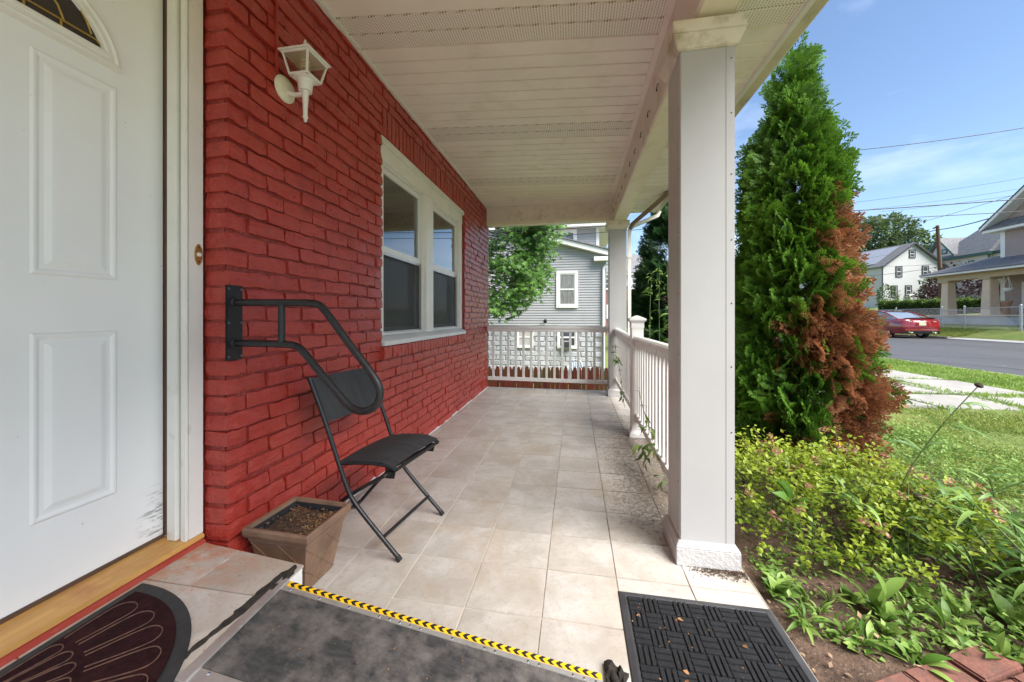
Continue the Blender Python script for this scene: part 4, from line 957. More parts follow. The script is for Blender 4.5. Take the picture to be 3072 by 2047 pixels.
# ---- half-round door mat
hm = thing('half_round_mat', 'half-round maroon doormat with fan pattern on the tiled step', 'doormat', (-1.46, .56, .232))
MC = (-1.458, .555); AXR, AYR = .520, .465
def el(k, n_=48, off=0): return [(MC[0]+off+(AXR-k-off)*math.cos(-math.pi/2+math.pi*i/n_), MC[1]+(AYR-k)*math.sin(-math.pi/2+math.pi*i/n_)) for i in range(n_+1)]
def matz(x): return .234 if x < -.99 else .234-.215*(x+.99)*0
MB().prism([(x, y) for x, y in el(0)], .2345, .2405, 'z').build('rubber_base', 'mat_rubber', hm, bevel=.0015)
MB().prism([(x, y) for x, y in el(.040, 48, .030)], .2406, .2450, 'z').build('carpet', 'mat_carpet', hm, bevel=.001)
rd = MB(); zc = .2455; C0 = (MC[0]+.034, MC[1])
def pol(r, a): return (C0[0]+r*AXR*math.cos(a), C0[1]+r*AYR*math.sin(a), zc)
n_p = 13
for k in range(n_p):
    a0 = -math.pi/2+math.pi*k/n_p; a1 = a0+math.pi/n_p; am = (a0+a1)/2; g_ = .008
    for (r0, r1) in ((.20, .50), (.53, .84)):
        P = [pol(r0, am+(a0-am)*.75), pol(r1*.9, a0+g_*2), pol(r1*.97, a0+(am-a0)*.35), pol(r1, am), pol(r1*.97, a1-(a1-am)*.35), pol(r1*.9, a1-g_*2), pol(r0, am+(a1-am)*.75)]
        rd.tube(chaikin(P, 2), .0019, 4, caps=False)
for r0 in (.17, .13, .09): rd.tube([pol(r0, -math.pi/2+math.pi*i/16) for i in range(17)], .0035, 4)
rd.build('fan_pattern', 'mat_ridge', hm)
# ---- basket-weave rubber mat at the porch edge
bw = thing('basket_weave_mat', 'black basket-weave rubber doormat lying at the porch edge', 'doormat', (.46, 1.19, 0))
BX0, BX1, BY0, BY1 = .176, .752, .775, 1.588
m = MB(); e_ = .030
def rect(ins, z): return [(BX0+ins, BY0+ins, z), (BX1-ins, BY0+ins, z), (BX1-ins, BY1-ins+.02*0, z), (BX0+ins, BY1-ins, z)]
lv = [(0, .0015), (.003, .004), (.022, .0085), (.028, .0085), (.031, .005)]
for ins, z in lv: m.v += rect(ins, z)
for l in range(len(lv)-1):
    for i in range(4): a = l*4+i; b = l*4+(i+1) % 4; m.f.append((a, b, b+4, a+4))
m.f.append((16, 17, 18, 19)); m.build('frame', 'basket_frame', bw)
blk = {}
cw, chh = (BX1-BX0-.064)/9, (BY1-BY0-.064)/10
for o_ in (0, 1):
    q_ = MB(); nb = 3
    for k in range(nb):
        if o_ == 0: a = -cw/2+cw*k/nb; q_.box(a+.0030, a+cw/nb-.0020, -chh/2+.001, chh/2-.001, 0, .0072)
        else: a = -chh/2+chh*k/nb; q_.box(-cw/2+.001, cw/2-.001, a+.0026, a+chh/nb-.0016, 0, .0062)
    blk[o_] = q_.mesh('weave_block', 'basket_pile', bevel=.0014)
for i in range(9):
    for j in range(10):
        o = bpy.data.objects.new('weave_block', blk[(i+j) % 2]); link(o, bw); o.location = (BX0+.032+cw*(i+.5), BY0+.032+chh*(j+.5), .0052+rnd.uniform(0, .0006))
n_ = 150; P = np.stack([nr.uniform(BX0+.03, BX1-.03, n_), nr.uniform(BY0+.03, BY1-.03, n_), nr.uniform(.012, .015, n_)], 1); dd = unit(n_); dd[:, 2] *= .2
sz_ = nr.uniform(.003, .011, n_); sz_[:12] = .024
tag(leaves('leaf_litter', 'dry_leaf', P, dd, sz_, nr.uniform(0, 1.1, n_)), 'dry brown leaf crumbs scattered on the black rubber mat', 'leaf litter', kind='stuff')
n_ = 110; P = np.stack([.52-np.abs(nr.normal(0, .16, n_)), nr.uniform(1.9, 3.6, n_), np.full(n_, .0035)], 1); P = np.concatenate([P, np.stack([.50+.25*nr.random(520)**.6, 1.795-np.abs(nr.normal(0, .026, 520)), np.full(520, .004)], 1)]); n_ = len(P)
dd = unit(n_); dd[:, 2] *= .15
tag(leaves('floor_debris', 'soil_crumb', P, dd, nr.uniform(.004, .012, n_), nr.uniform(0, 1, n_)), 'dark leaf debris on the tiles by the side railing', 'leaf litter', kind='stuff')

# ================================================================= TREES AND PLANTS BY THE PORCH
def spray_template(nside=8, seed=1):
    """flat fern-like spray of scale foliage: growth along +y, spread in x"""
    q = random.Random(seed); V = []; F = []; T = []
    def loz(p, d, l, w, t):
        d = Vector(d).normalized(); n = Vector((-d.y, d.x, 0)); b = len(V); p = Vector(p); zz = Vector((0, 0, q.uniform(-.03, .03)))
        V.extend([p, p+d*l*.55+n*w+zz*.5, p+d*l+zz, p+d*l*.55-n*w+zz*.5]); F.append((b, b+1, b+2, b+3)); T.extend([t-.25, t, t+.30, t])
    for k in range(nside):
        t = .06+.86*k/(nside-1); yb = t; cz = -.20*t*t
        for s_ in (-1, 1):
            l = (.50-.34*t)*q.uniform(.8, 1.15); a = R(q.uniform(34, 50)); d = Vector((s_*math.sin(a), math.cos(a), -.12)); p = Vector((0, yb, cz))
            loz(p, d, l, .030, .1+.2*t)
            for m_ in (.35, .62, .85):
                pp = p+d*l*m_
                for s2 in (-1, 1):
                    aa = a*s_+s2*R(34); loz(pp, (math.sin(aa), math.cos(aa), 0), l*.36, .024, .22+.25*t)
    loz((0, .80, -.13), (0, 1, -.1), .28, .035, .5)
    return np.array(V), np.array(F), np.array(T)
SP = [spray_template(7, k) for k in range(3)]

def lerp_tab(tab, z):
    for (a, ra), (b, rb) in zip(tab, tab[1:]):
        if z <= b: return ra+(rb-ra)*max(0, (z-a)/(b-a))
    return tab[-1][1]
def arbor(name, label, c, tab, nbr, seed, deadfn=None, mat='arbor_green', size=(.10, .21), per=(12, 19), cat='tree', base_z=-.08, skipfn=None, tiltmul=1.0):
    q = np.random.default_rng(seed); root = thing(name, label, cat, (c[0], c[1], base_z)); top = tab[-1][0]
    G = {'g': [], 'd': []}; limbs = MB()
    zs = []
    while len(zs) < nbr:
        z = q.uniform(tab[0][0], top-.06)
        if q.random() < (lerp_tab(tab, z)/max(r for _, r in tab))**1.2+.12: zs.append(z)
    for z in zs:
        a = q.uniform(0, 2*math.pi); r = lerp_tab(tab, z)*(1+.09*math.sin(3*a+5*z)+.07*math.sin(7*a-9*z))
        rel = q.uniform(.70, 1.04); r *= rel; dz = q.uniform(.05, .16)
        rad = np.array([math.cos(a), math.sin(a), 0]); tip = np.array([c[0], c[1], z])+rad*r
        if skipfn and skipfn(tip): continue
        dead = deadfn(tip, rad) if deadfn else False
        if q.random() < .30: limbs.tube([(c[0]+rad[0]*.03, c[1]+rad[1]*.03, z-dz*2.2), tuple(np.array([c[0], c[1], z-dz])+rad*r*.5), tuple(tip-rad*.06)], [.012, .008, .004], 5)
        n = q.integers(*per); tangent = np.array([-rad[1], rad[0], 0]); tw = q.uniform(-.5, .5); br = q.uniform(-.16, .16)+(rel-.88)*1.1  # tint carries depth shade: recessed branches darker, outer ones brighter as fresh growth
        for k in range(n):
            t = q.random(); p = tip-rad*(.07+.20*r*t)+tangent*q.normal(0, .060)+np.array([0, 0, q.normal(0, .075)-.05*t])
            d = rad*q.uniform(.5, 1.2)*tiltmul+tangent*q.normal(tw*.5, .38)+np.array([0, 0, q.uniform(.05, .85) if not dead else q.uniform(-.8, .35)])
            nrm = tangent*q.choice((-1, 1))*q.uniform(.5, 1)+rad*q.normal(0, .45)+np.array([0, 0, q.normal(.25, .3)])
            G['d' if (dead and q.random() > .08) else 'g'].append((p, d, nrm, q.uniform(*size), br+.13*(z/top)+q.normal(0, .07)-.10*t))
    for k, nm, mt in (('g', 'crown', mat), ('d', 'dead_foliage', 'arbor_dead')):
        if not G[k]: continue
        L_ = G[k]; VV = []; FF = []; TT = []; b = 0
        idx = q.integers(0, 3, len(L_))
        for s_ in range(3):
            S_ = [L_[i] for i in np.nonzero(idx == s_)[0]]
            if not S_: continue
            P = np.array([x[0] for x in S_]); D = np.array([x[1] for x in S_]); U = np.array([x[2] for x in S_])
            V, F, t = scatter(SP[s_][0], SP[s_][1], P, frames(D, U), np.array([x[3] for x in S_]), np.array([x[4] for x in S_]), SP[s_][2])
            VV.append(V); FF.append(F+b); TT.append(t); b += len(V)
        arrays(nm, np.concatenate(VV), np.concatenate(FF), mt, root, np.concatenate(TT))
    limbs.build('branches', 'bark', root)
    MB().tube([(c[0], c[1], base_z-.1), (c[0]+.01, c[1], top*.35), (c[0], c[1]+.01, top*.7), (c[0], c[1], top-.1)], [.055, .045, .028, .006], 8).build('trunk', 'bark', root, smooth=True)
    return root
CR = np.array([.886, -.464, 0]); CF = np.array([.464, .886, 0]); TC = np.array([1.78, 3.40, 0])
dz_r = np.random.default_rng(44)
ATAB = [(.06, .38), (.30, .50), (.65, .49), (1.0, .45), (1.4, .39), (1.75, .35), (2.25, .31), (2.55, .22), (2.9, .12), (3.10, .05), (3.22, .01)]
def dead_zone(p, rad):
    s_ = float(np.dot((p-TC)[:2], CR[:2])); fr = float(np.dot((p-TC)[:2], -CF[:2])); z = p[2]
    w = .07*math.sin(7*z)+.06*math.sin(17*z+2)+dz_r.normal(0, .045)
    patch = math.sin(8.5*z+3*s_)*math.sin(9*s_-4*z+1) > .62
    if z < .24 and fr > -.2: return s_ > -.40+w and dz_r.random() < .8
    if patch: return False
    rr = s_/max(.2, lerp_tab(ATAB, z))+w
    if 1.42 < z < 2.08: return rr > .66
    if .95 < z <= 1.42: return rr > .10+1.0*(z-.95)
    if .60 < z <= .95: return rr > -.10 and not (.12 < rr < .48 and z < .84)
    if .24 <= z <= .60: return rr > .48
    return False
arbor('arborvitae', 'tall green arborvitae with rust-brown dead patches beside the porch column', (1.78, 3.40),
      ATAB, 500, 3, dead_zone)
arbor('dark_conifer', 'dark green conifer beyond the side railing', (1.62, 6.35), [(-.3, .6), (.6, .72), (1.4, .70), (2.1, .52), (2.8, .34), (3.4, .16), (3.8, .04)], 400, 8, None, 'conifer_green', (.14, .22), (11, 16), base_z=-.5)

# maple with drooping lobed leaves beyond the far railing
ML = []
for k in range(5):
    a = R(90+(k-2)*52); l = (1.0, .92, .62)[abs(k-2)]
    ML.append((a-R(26), .36 if abs(k-2) < 2 else .26)); ML.append((a-R(9), l*.70)); ML.append((a, l)); ML.append((a+R(9), l*.70))
ML.append((R(90+2*52+26), .26))
MT = np.array([(0, .0, 0)]+[(r_*math.cos(a), r_*math.sin(a)+.0, -.22*r_*r_) for a, r_ in ML])*np.array([.62, .62, .62]); MF = np.array([(0, i, i+1) for i in range(1, len(ML))]+[(0, len(ML), 1)])
mp = thing('maple_tree', 'broad-leaved maple hanging over the picket fence by the grey house', 'tree', (-4.2, 11.2, -1.1))
tr_ = MB(); tr_.tube([(-4.2, 11.2, -1.2), (-4.15, 11.2, 1.5), (-4.3, 11.1, 4), (-4.2, 11.2, 6.5)], [.20, .17, .13, .05], 10); tr_.build('trunk', 'bark', mp, smooth=True)
br_ = MB(); LP_ = []; LD = []; LT = []
q = np.random.default_rng(21)
bl = lambda z: lerp_tab([(1.15, -2.35), (1.5, -1.75), (1.9, -1.05), (2.3, -.75), (2.7, -1.05), (3.1, -.85), (3.6, -.60), (4.2, -.5), (5.0, -.8), (6.5, -2.2)], z)
cl = []
while len(cl) < 250:
    z = q.uniform(1.3, 5.2); xm = bl(z); x = xm-abs(q.normal(.15, 1.0)); y = q.uniform(9.8, 12.2)
    if x < -5.5: continue
    cl.append((x, y, z))
for i, (x, y, z) in enumerate(cl):
    if i % 3 == 0: br_.tube(chaikin([(-4.2, 11.2, z+.4), (x*.45-4.2*.55, y*.4+11.2*.6, z+.55), (x, y, z+.05)], 1), [.03]*2+[.02]*2+[.008]*2 if False else .012, 5)
    n = q.integers(16, 30); c0 = np.array([x, y, z]); br0 = q.uniform(-.15, .3)
    for k in range(n):
        o = q.normal(0, .17, 3); o[2] *= .8; LP_.append(c0+o); d = np.array([q.normal(.25, .6), q.normal(-.45, .5), q.uniform(-1.1, .15)]); LD.append(d); LT.append(br0+.30+q.normal(0, .18)+.5*o[2])
br_.build('branches', 'bark', mp)
n = len(LP_); up = unit(n)*.5+np.array([.25, -.75, .75]); V, F, t = scatter(MT, MF, np.array(LP_), frames(np.array(LD), up), nr.uniform(.14, .23, n), np.array(LT)); arrays('crown', V, F, 'maple_green', mp, t)

# flowering shrub at the foot of the column
def shrub_h(x, y): 
    u = (x-1.45)/.85; v = (y-2.38)/.62; e = 1-u*u-v*v
    return .46*math.sqrt(e)*(1.12-.25*(x-.8))*(1+.18*math.sin(9*x)*math.sin(11*y)) if e > 0 else 0
shr = thing('flowering_shrub', 'low yellow-green shrub with faded pink flowers beside the column', 'shrub', (1.3, 2.3, -.05))
P = []; Dd = []; Tt = []; fp = []; stm = MB(); q = np.random.default_rng(5)
nst = 0
while nst < 430:
    x, y = q.uniform(.76, 2.3), q.uniform(1.80, 3.0); h = shrub_h(x, y)
    if h < .05 or (x < .80 and 1.78 < y < 2.1): continue
    nst += 1; z1 = h*q.uniform(.72, 1.12)-.05; bx_, by_ = x*.7+1.42*.3, y*.72+2.4*.28
    P0 = np.array([bx_, by_, -.06]); P1 = np.array([x, y, z1])
    if nst % 3 == 0: stm.tube([tuple(P0), tuple(P0*.4+P1*.6+np.array([0, 0, .03])), tuple(P1)], [.003, .0025, .0015], 4)
    yl = q.uniform(0, .35)
    for k in range(q.integers(18, 30)):
        t = 1-abs(q.normal(0, .26)); t = max(.15, t); p = P0*(1-t)+P1*t+q.normal(0, .022, 3); P.append(p); d = q.normal(0, .8, 3); d[2] = abs(d[2])*.6+.1; Dd.append(d); Tt.append(.10+.50*t*t+yl+q.normal(0, .10)-.2*(z1 < .1))
    if q.random() < .16 and z1 > .14: fp.append(P1+np.array([0, -.01, .015]))
leaves('foliage', 'shrub_green', np.array(P), np.array(Dd), q.uniform(.020, .036, len(P)), np.array(Tt), shr)
stm.build('stems', 'twig', shr)
for c in fp:
    FP = np.array(c)+q.normal(0, .009, (16, 3)); fd = unit(16); fd[:, 2] += .3
    leaves('flower', 'dry_flower', FP, fd, q.uniform(.012, .028, 16), q.uniform(0, 1, 16), shr)
# broad-leaved weeds along the bed edge

def strap(ws, zs):
    V = []; F = []; n = len(ws)
    for i in range(n): V += [(-ws[i], i/(n-1), zs[i]+abs(ws[i])*.25), (0, i/(n-1), zs[i]), (ws[i], i/(n-1), zs[i]+abs(ws[i])*.25)]
    for i in range(n-1):
        for k in range(2): a = i*3+k; F.append((a, a+1, a+4, a+3))
    return np.array(V), np.array(F)
WEED = strap([.015, .03, .085, .125, .12, .075, .005], [0, .05, .09, .10, .07, .01, -.08])
BLADE = strap([.020, .045, .060, .062, .052, .034, .003], [0, .06, .10, .10, .06, -.03, -.18])
OVAL = strap([.02, .14, .24, .27, .22, .11, .005], [0, .05, .09, .10, .07, .02, -.05])
def rosette(name, label, x, y, n, size, T, mat, group, lift=.5, seed=0, cat='weed', z=-.05):
    q = np.random.default_rng(seed); root = thing(name, label, cat, (x, y, z), group)
    a = q.uniform(0, 2*math.pi, n); D = np.stack([np.cos(a), np.sin(a), q.uniform(.15, lift*2, n)], 1); P = np.array([x, y, z])+np.stack([np.cos(a), np.sin(a), np.zeros(n)], 1)*.006
    for k in range(n):
        V, F, t = scatter(T[0], T[1], P[k:k+1], frames(D[k:k+1], np.array([[0, 0, 1.]])+q.normal(0, .25, (1, 3))), np.array([size*q.uniform(.65, 1.15)]), np.array([q.uniform(-.1, .95)]))
        arrays('leaf', V, F, mat, root, t, smooth=True)
    MB().lathe([(.004, 0), (.006, .01), (.001, .02)], 6, Matrix.Translation((x, y, z))).build('crown_base', 'stem_green', root)
    return root
rosette('dock_weed', 'tall broad pale-green dock leaf standing at the edge of the shrub', 1.20, 1.72, 6, .19, WEED, 'weed_green', None, 1.6, 31)
rosette('plantain_weed', 'round-leaved plantain weed at the foot of the white column base', .84, 1.735, 7, .085, OVAL, 'weed_green', None, .9, 32)
q = random.Random(9); pts = []
while len(pts) < 60:
    x = q.uniform(.85, 2.3); y = 1.49+.03*math.sin(x*5)+q.uniform(0, .32)+max(0, 1.02-x)*.75
    if all((x-a)**2+(y-b)**2 > .0038 for a, b in pts): pts.append((x, y))
for i, (x, y) in enumerate(pts):
    rosette('leafy_weed', 'leafy green weed growing along the bare edge of the bed', x, y, q.randint(8, 14), q.uniform(.050, .115), q.choice((WEED, WEED, OVAL, (WEED[0]*np.array([.6, 1, 1.4]), WEED[1]))), 'weed_green', 'weeds along the bed edge', q.choice((.5, .8, 1.2)), 40+i)
rosette('broadleaf_sprout', 'bright green sprout with pointed leaves rising through the shrub', 1.04, 2.00, 7, .13, (OVAL[0]*np.array([.8, 1, 1]), OVAL[1]), 'weed_green', None, .7, 77, 'weed', .24)
# tall perennial clump with blue-green lance leaves
pc_ = thing('perennial_clump', 'tall perennial clump with long blue-green lance leaves at the lawn edge', 'plant', (2.1, 2.0, -.06))
q = np.random.default_rng(12); P = []; Dd = []; Tt = []; Ss = []; stm = MB()
for k in range(62):
    bx_, by_ = q.uniform(1.55, 2.9), q.uniform(1.60, 2.35); by_ += .12*(bx_-1.75); lean = q.normal(0, .22, 2)+np.array([-.12, -.10]); h = q.uniform(.16, .44)
    p0 = np.array([bx_, by_, -.07]); p1 = p0+np.array([lean[0]*h*1.6, lean[1]*h*1.6, h])
    stm.tube([tuple(p0), tuple((p0+p1)/2+np.array([0, 0, .04])), tuple(p1)], [.0045, .004, .0025], 5)
    for j in range(q.integers(9, 15)):
        t = q.uniform(.1, 1); a = q.uniform(0, 2*math.pi); P.append(p0*(1-t)+p1*t); Dd.append([math.cos(a), math.sin(a), q.uniform(-.25, .7)]); Tt.append(q.uniform(0, .75)+.25*t); Ss.append(q.uniform(.08, .19))
V, F, t = scatter(BLADE[0], BLADE[1], np.array(P), frames(np.array(Dd), np.tile([[0, 0, 1.]], (len(P), 1))+q.normal(0, .3, (len(P), 3))), np.array(Ss), np.array(Tt)); arrays('leaves', V, F, 'blade_green', pc_, t, smooth=True)
stm.build('stems', 'stem_green', pc_)
def stalk(label, path, nleaf, seed, head=True, lsize=(.07, .15)):
    q = np.random.default_rng(seed); root = thing('flower_stalk', label, 'plant', path[0]); pth = chaikin(path, 2)
    MB().tube(pth, [.0045-.0025*i/len(pth) for i in range(len(pth))], 6).build('stem', 'stem_green', root, smooth=True)
    if head:
        p = pth[-1]; d = (pth[-1]-pth[-3]).normalized(); M = Matrix.Translation(p) @ d.to_track_quat('Z', 'Y').to_matrix().to_4x4()
        MB().lathe([(.003, -.004), (.013, .0), (.017, .006), (.014, .014), (.006, .020), (.001, .021)], 10, M).build('seed_head', 'seed_head', root, smooth=True)
    P = []; Dd = []
    for k in range(nleaf): i = q.integers(1, int(len(pth)*.85)); a = q.uniform(0, 2*math.pi); P.append(tuple(pth[i])); Dd.append((math.cos(a), math.sin(a), q.uniform(-.3, .6)))
    V, F, t = scatter(BLADE[0], BLADE[1], np.array(P), frames(np.array(Dd), np.tile([[0, 0, 1.]], (len(P), 1))+q.normal(0, .3, (len(P), 3))), q.uniform(*lsize, len(P)), q.uniform(.1, .8, len(P))); arrays('leaves', V, F, 'blade_green', root, t, smooth=True)
    return root
stalk('thin flower stalk with a dark seed head standing against the sidewalk', [(1.66, 2.32, -.06), (1.72, 2.30, .25), (1.84, 2.25, .55), (1.98, 2.20, .80)], 26, 3, True, (.09, .17))
stalk('leaning flower stalk with a brown seed head over the lawn', [(1.80, 2.25, -.06), (1.92, 2.18, .22), (2.10, 2.10, .40), (2.38, 1.98, .56)], 20, 4, True, (.09, .16))
stalk('flower stalk with an orange seed cone in front of the arborvitae', [(1.55, 2.15, -.06), (1.56, 2.10, .15), (1.58, 2.02, .30)], 8, 6)
stalk('upright leafy stalk without flower beside the lawn', [(2.35, 2.25, -.06), (2.38, 2.24, .25), (2.42, 2.23, .52)], 26, 5, False, (.09, .17))
for i, (x, y, z) in enumerate(((1.50, 2.42, .42), (1.62, 2.36, .36), (2.24, 2.08, .26))):
    d0 = thing('yellow_daisy', ('drooping yellow daisy against the brown dead foliage', 'yellow daisy just right of the dead brown foliage', 'yellow daisy among the lance leaves')[i], 'flower', (x, y, -.06)); a = nr.uniform(0, 6.28, 11); D_ = np.stack([np.cos(a), np.sin(a), nr.uniform(-.7, .1, 11)], 1)
    V, F, t = scatter(BLADE[0]*np.array([1.5, 1, 1]), BLADE[1], np.tile([[x, y, z]], (11, 1)), frames(D_, np.tile([[0, 0, 1.]], (11, 1))), nr.uniform(.026, .036, 11), nr.uniform(.2, 1, 11)); arrays('petals', V, F, 'yellow_petal', d0, t)
    MB().lathe([(.008, 0), (.007, .008), (.001, .011)], 8, Matrix.Translation((x, y, z))).build('centre', 'seed_head', d0); MB().tube([(x+.05, y+.1, -.06), (x+.02, y+.05, z*.6), (x, y, z)], .0022, 5).build('stem', 'stem_green', d0)
# small creeping ground cover between shrub, clump and lawn
q = np.random.default_rng(17); n = 40000; x = q.uniform(.84, 3.4, n); y = q.uniform(1.40, 4.4, n)
keep = (y > 1.46+.05*np.sin(6*x)+.8*np.clip(1.02-x, 0, 1)) & (q.random(n) < np.clip(.65+(x-1.1)*.5+(y-2)*.3, .6, .9)) & (np.sin(9*x+4*y)+np.sin(13*y-5*x) > -.8); x, y = x[keep], y[keep]; n = len(x)
h = q.gamma(2, .030, n)*np.clip((x-.9), .3, 1.2); P = np.stack([x, y, -.055+h], 1); D_ = unit(n); D_[:, 2] = np.abs(D_[:, 2])*.6
tag(leaves('ground_cover', 'weed_green', P, D_, q.uniform(.014, .034, n), q.uniform(0, .55, n)+h*2.5), 'small-leaved ground cover spreading over the planting bed', 'ground cover', kind='stuff')
q = np.random.default_rng(23); n = 1500; P = np.stack([q.uniform(.77, 2.6, n), q.uniform(.9, 2.6, n), np.full(n, -.034)], 1); D_ = unit(n); D_[:, 2] *= .25
tag(leaves('bed_litter', 'soil_litter', P, D_, q.gamma(2, .0055, n)+.004, q.uniform(0, 1, n)**2), 'twigs, crumbs and dry leaf bits on the bare soil of the bed', 'litter', kind='stuff')
# lawn blades
def grass(name, label, n, xr_, yr_, hr, mat, fn=None, seed=1, zf=None):
    q = np.random.default_rng(seed); x = q.uniform(*xr_, n); y = q.uniform(*yr_, n)
    if fn is not None: k = fn(x, y, q); x, y = x[k], y[k]
    n = len(x); z = np.array([gz(a, b) for a, b in zip(x, y)]) if zf is None else zf(x, y); a = q.uniform(0, 2*math.pi, n); h = q.uniform(*hr, n); w = h*.075+.002
    b = np.stack([x, y, z-.008], 1); s_ = np.stack([np.cos(a), np.sin(a), 0*a], 1)*w[:, None]; le = np.stack([q.normal(0, .45, n), q.normal(0, .45, n), np.ones(n)], 1)*h[:, None]
    V = np.stack([b-s_, b+s_, b+le*.6+s_*.7, b+le*.6-s_*.7, b+le*np.array([1.5, 1.5, 1.0])], 1).reshape(-1, 3); i = np.arange(n)[:, None]*5
    F = np.concatenate([i+np.array([[0, 1, 2]]), i+np.array([[0, 2, 3]]), i+np.array([[3, 2, 4]])], 0)
    patch = .5+.28*np.sin(1.9*x+.7*y)*np.sin(1.3*y-.8*x)+.12*np.sin(5*x+3*y)
    t = np.repeat(patch+q.normal(0, .16, n), 5)+np.tile([-.15, -.15, .05, .05, .15], n)
    tag(arrays(name, V, F, mat, None, t), label, 'grass', kind='stuff')
onslab = lambda x, y: ((x > 5.95) & (x < 7.07)) | ((x > 2.58) & (x < 5.86) & (y > 5.74) & (y < 7.95))
grass('lawn_grass', 'short yellowing lawn between the planting bed and the sidewalk', 190000, (1.6, 6.0), (2.2, 12), (.018, .042), 'grass_green', lambda x, y, q: (~onslab(x, y)) & (x+.55*y > 3.9+.2*np.sin(4*y)) & (q.random(len(x)) < np.clip(1.25-.07*np.hypot(x, y), .25, 1)), 2)
grass('verge_grass', 'bright green grass verge between sidewalk and road', 70000, (7.02, 8.95), (4, 22), (.03, .075), 'grass_fresh', lambda x, y, q: (q.random(len(x)) < np.clip(1.3-.06*np.hypot(x, y), .2, 1)), 3)
jn = lambda x, y, q: onslab(x, y) & ((np.abs((y-1.16)/1.42-np.round((y-1.16)/1.42)) < .045) & (x > 5.9) | (np.abs(y-6.70) < .09) | (np.abs(y-5.72) < .05) | ((x > 5.72) & (x < 6.02)) | ((x < 5.86) & (np.abs((x-2.57)/1.1-np.round((x-2.57)/1.1)) < .035)))
grass('joint_weeds', 'weeds and grass growing in the sidewalk joints', 90000, (2.5, 7.1), (3.5, 14), (.03, .08), 'grass_fresh', jn, 4, lambda x, y: np.full(len(x), -.07))
grass('far_verge_grass', 'grass bank below the chain-link fence across the road', 60000, (18.95, 23.9), (17, 36), (.05, .12), 'grass_green', lambda x, y, q: ~((x < 20.3) & (y < 21.9)), 5)

# vines: on the side railing and over the conifer
def vine(name, label, paths, nl, seed, size, mat='vine_green', T=BLADE):
    q = np.random.default_rng(seed); root = thing(name, label, 'vine', paths[0][0]); P = []; Dd = []
    st_ = MB()
    for pa in paths:
        c = chaikin(pa, 2); st_.tube(c, .0026, 5)
        for k in range(nl): i = q.integers(0, len(c)-1); t = q.random(); P.append(c[i]*(1-t)+c[i+1]*t+Vector(q.normal(0, .012, 3))); Dd.append((q.normal(-.3, .7), q.normal(-.3, .7), q.uniform(-.9, .35)))
    st_.build('stems', 'stem_green', root, smooth=True)
    V, F, t = scatter(T[0]*np.array([2.2, 1, 1]), T[1], np.array(P), frames(np.array(Dd), np.tile([[0, 0, 1.]], (len(P), 1))+q.normal(0, .4, (len(P), 3))), q.uniform(*size, len(P)), q.uniform(.1, 1, len(P))); arrays('leaves', V, F, mat, root, t, smooth=True)
    return root
vine('railing_vine', 'leafy vine threading through the lower side railing near the porch column', [[(.60, 2.55, .05), (.54, 2.62, .22), (.53, 2.80, .35), (.52, 3.05, .45), (.53, 3.25, .55)], [(.60, 2.75, -.02), (.52, 2.80, .10), (.50, 2.95, .16)]], 17, 1, (.05, .11))
vine('railing_creeper', 'small creeper hanging on the railing between newel and far column', [[(.56, 4.4, .10), (.54, 4.5, .35), (.53, 4.7, .55), (.54, 4.9, .62)], [(.545, 5.1, .55), (.54, 5.15, .78)]], 16, 2, (.05, .10))
vine('climbing_vine', 'pale green vine climbing over the dark conifer behind the railing', [[(1.05+.12*k, 5.3-.06*k, -.1), (1.0+.13*k, 5.25, .7), (1.02+.12*k, 5.35, 1.3), (1.08+.1*k, 5.5, 1.75+.10*k)] for k in range(5)], 34, 3, (.07, .15))

# ================================================================= NEIGHBOURING HOUSES
def siding(name, mat, parent, p0, p1, z0, z1, pitch, clip=None, lap=.020):
    """lapped boards on a vertical wall from p0 to p1 (2d), z0..z1; clip(z)->(t0,t1) along the wall"""
    m = MB(); d = Vector((p1[0]-p0[0], p1[1]-p0[1])); Lw = d.length; d.normalize(); n = Vector((d.y, -d.x)); z = z0
    while z < z1-1e-4:
        zb = min(z+pitch, z1); a0, a1 = clip(z) if clip else (0, Lw); b0, b1 = clip(zb) if clip else (0, Lw); 
        if a1-a0 > .02:
            P = lambda t, h, zz: (p0[0]+d.x*t+n.x*h, p0[1]+d.y*t+n.y*h, zz)
            m.add([P(a0, lap, z), P(a1, lap, z), P(b1, .003, zb), P(b0, .003, zb)], [(0, 1, 2, 3)]); m.add([P(a0, .0, z-.012), P(a1, .0, z-.012), P(a1, lap, z), P(a0, lap, z)], [(0, 1, 2, 3)])
        z = zb
    return m.build(name, mat, parent)
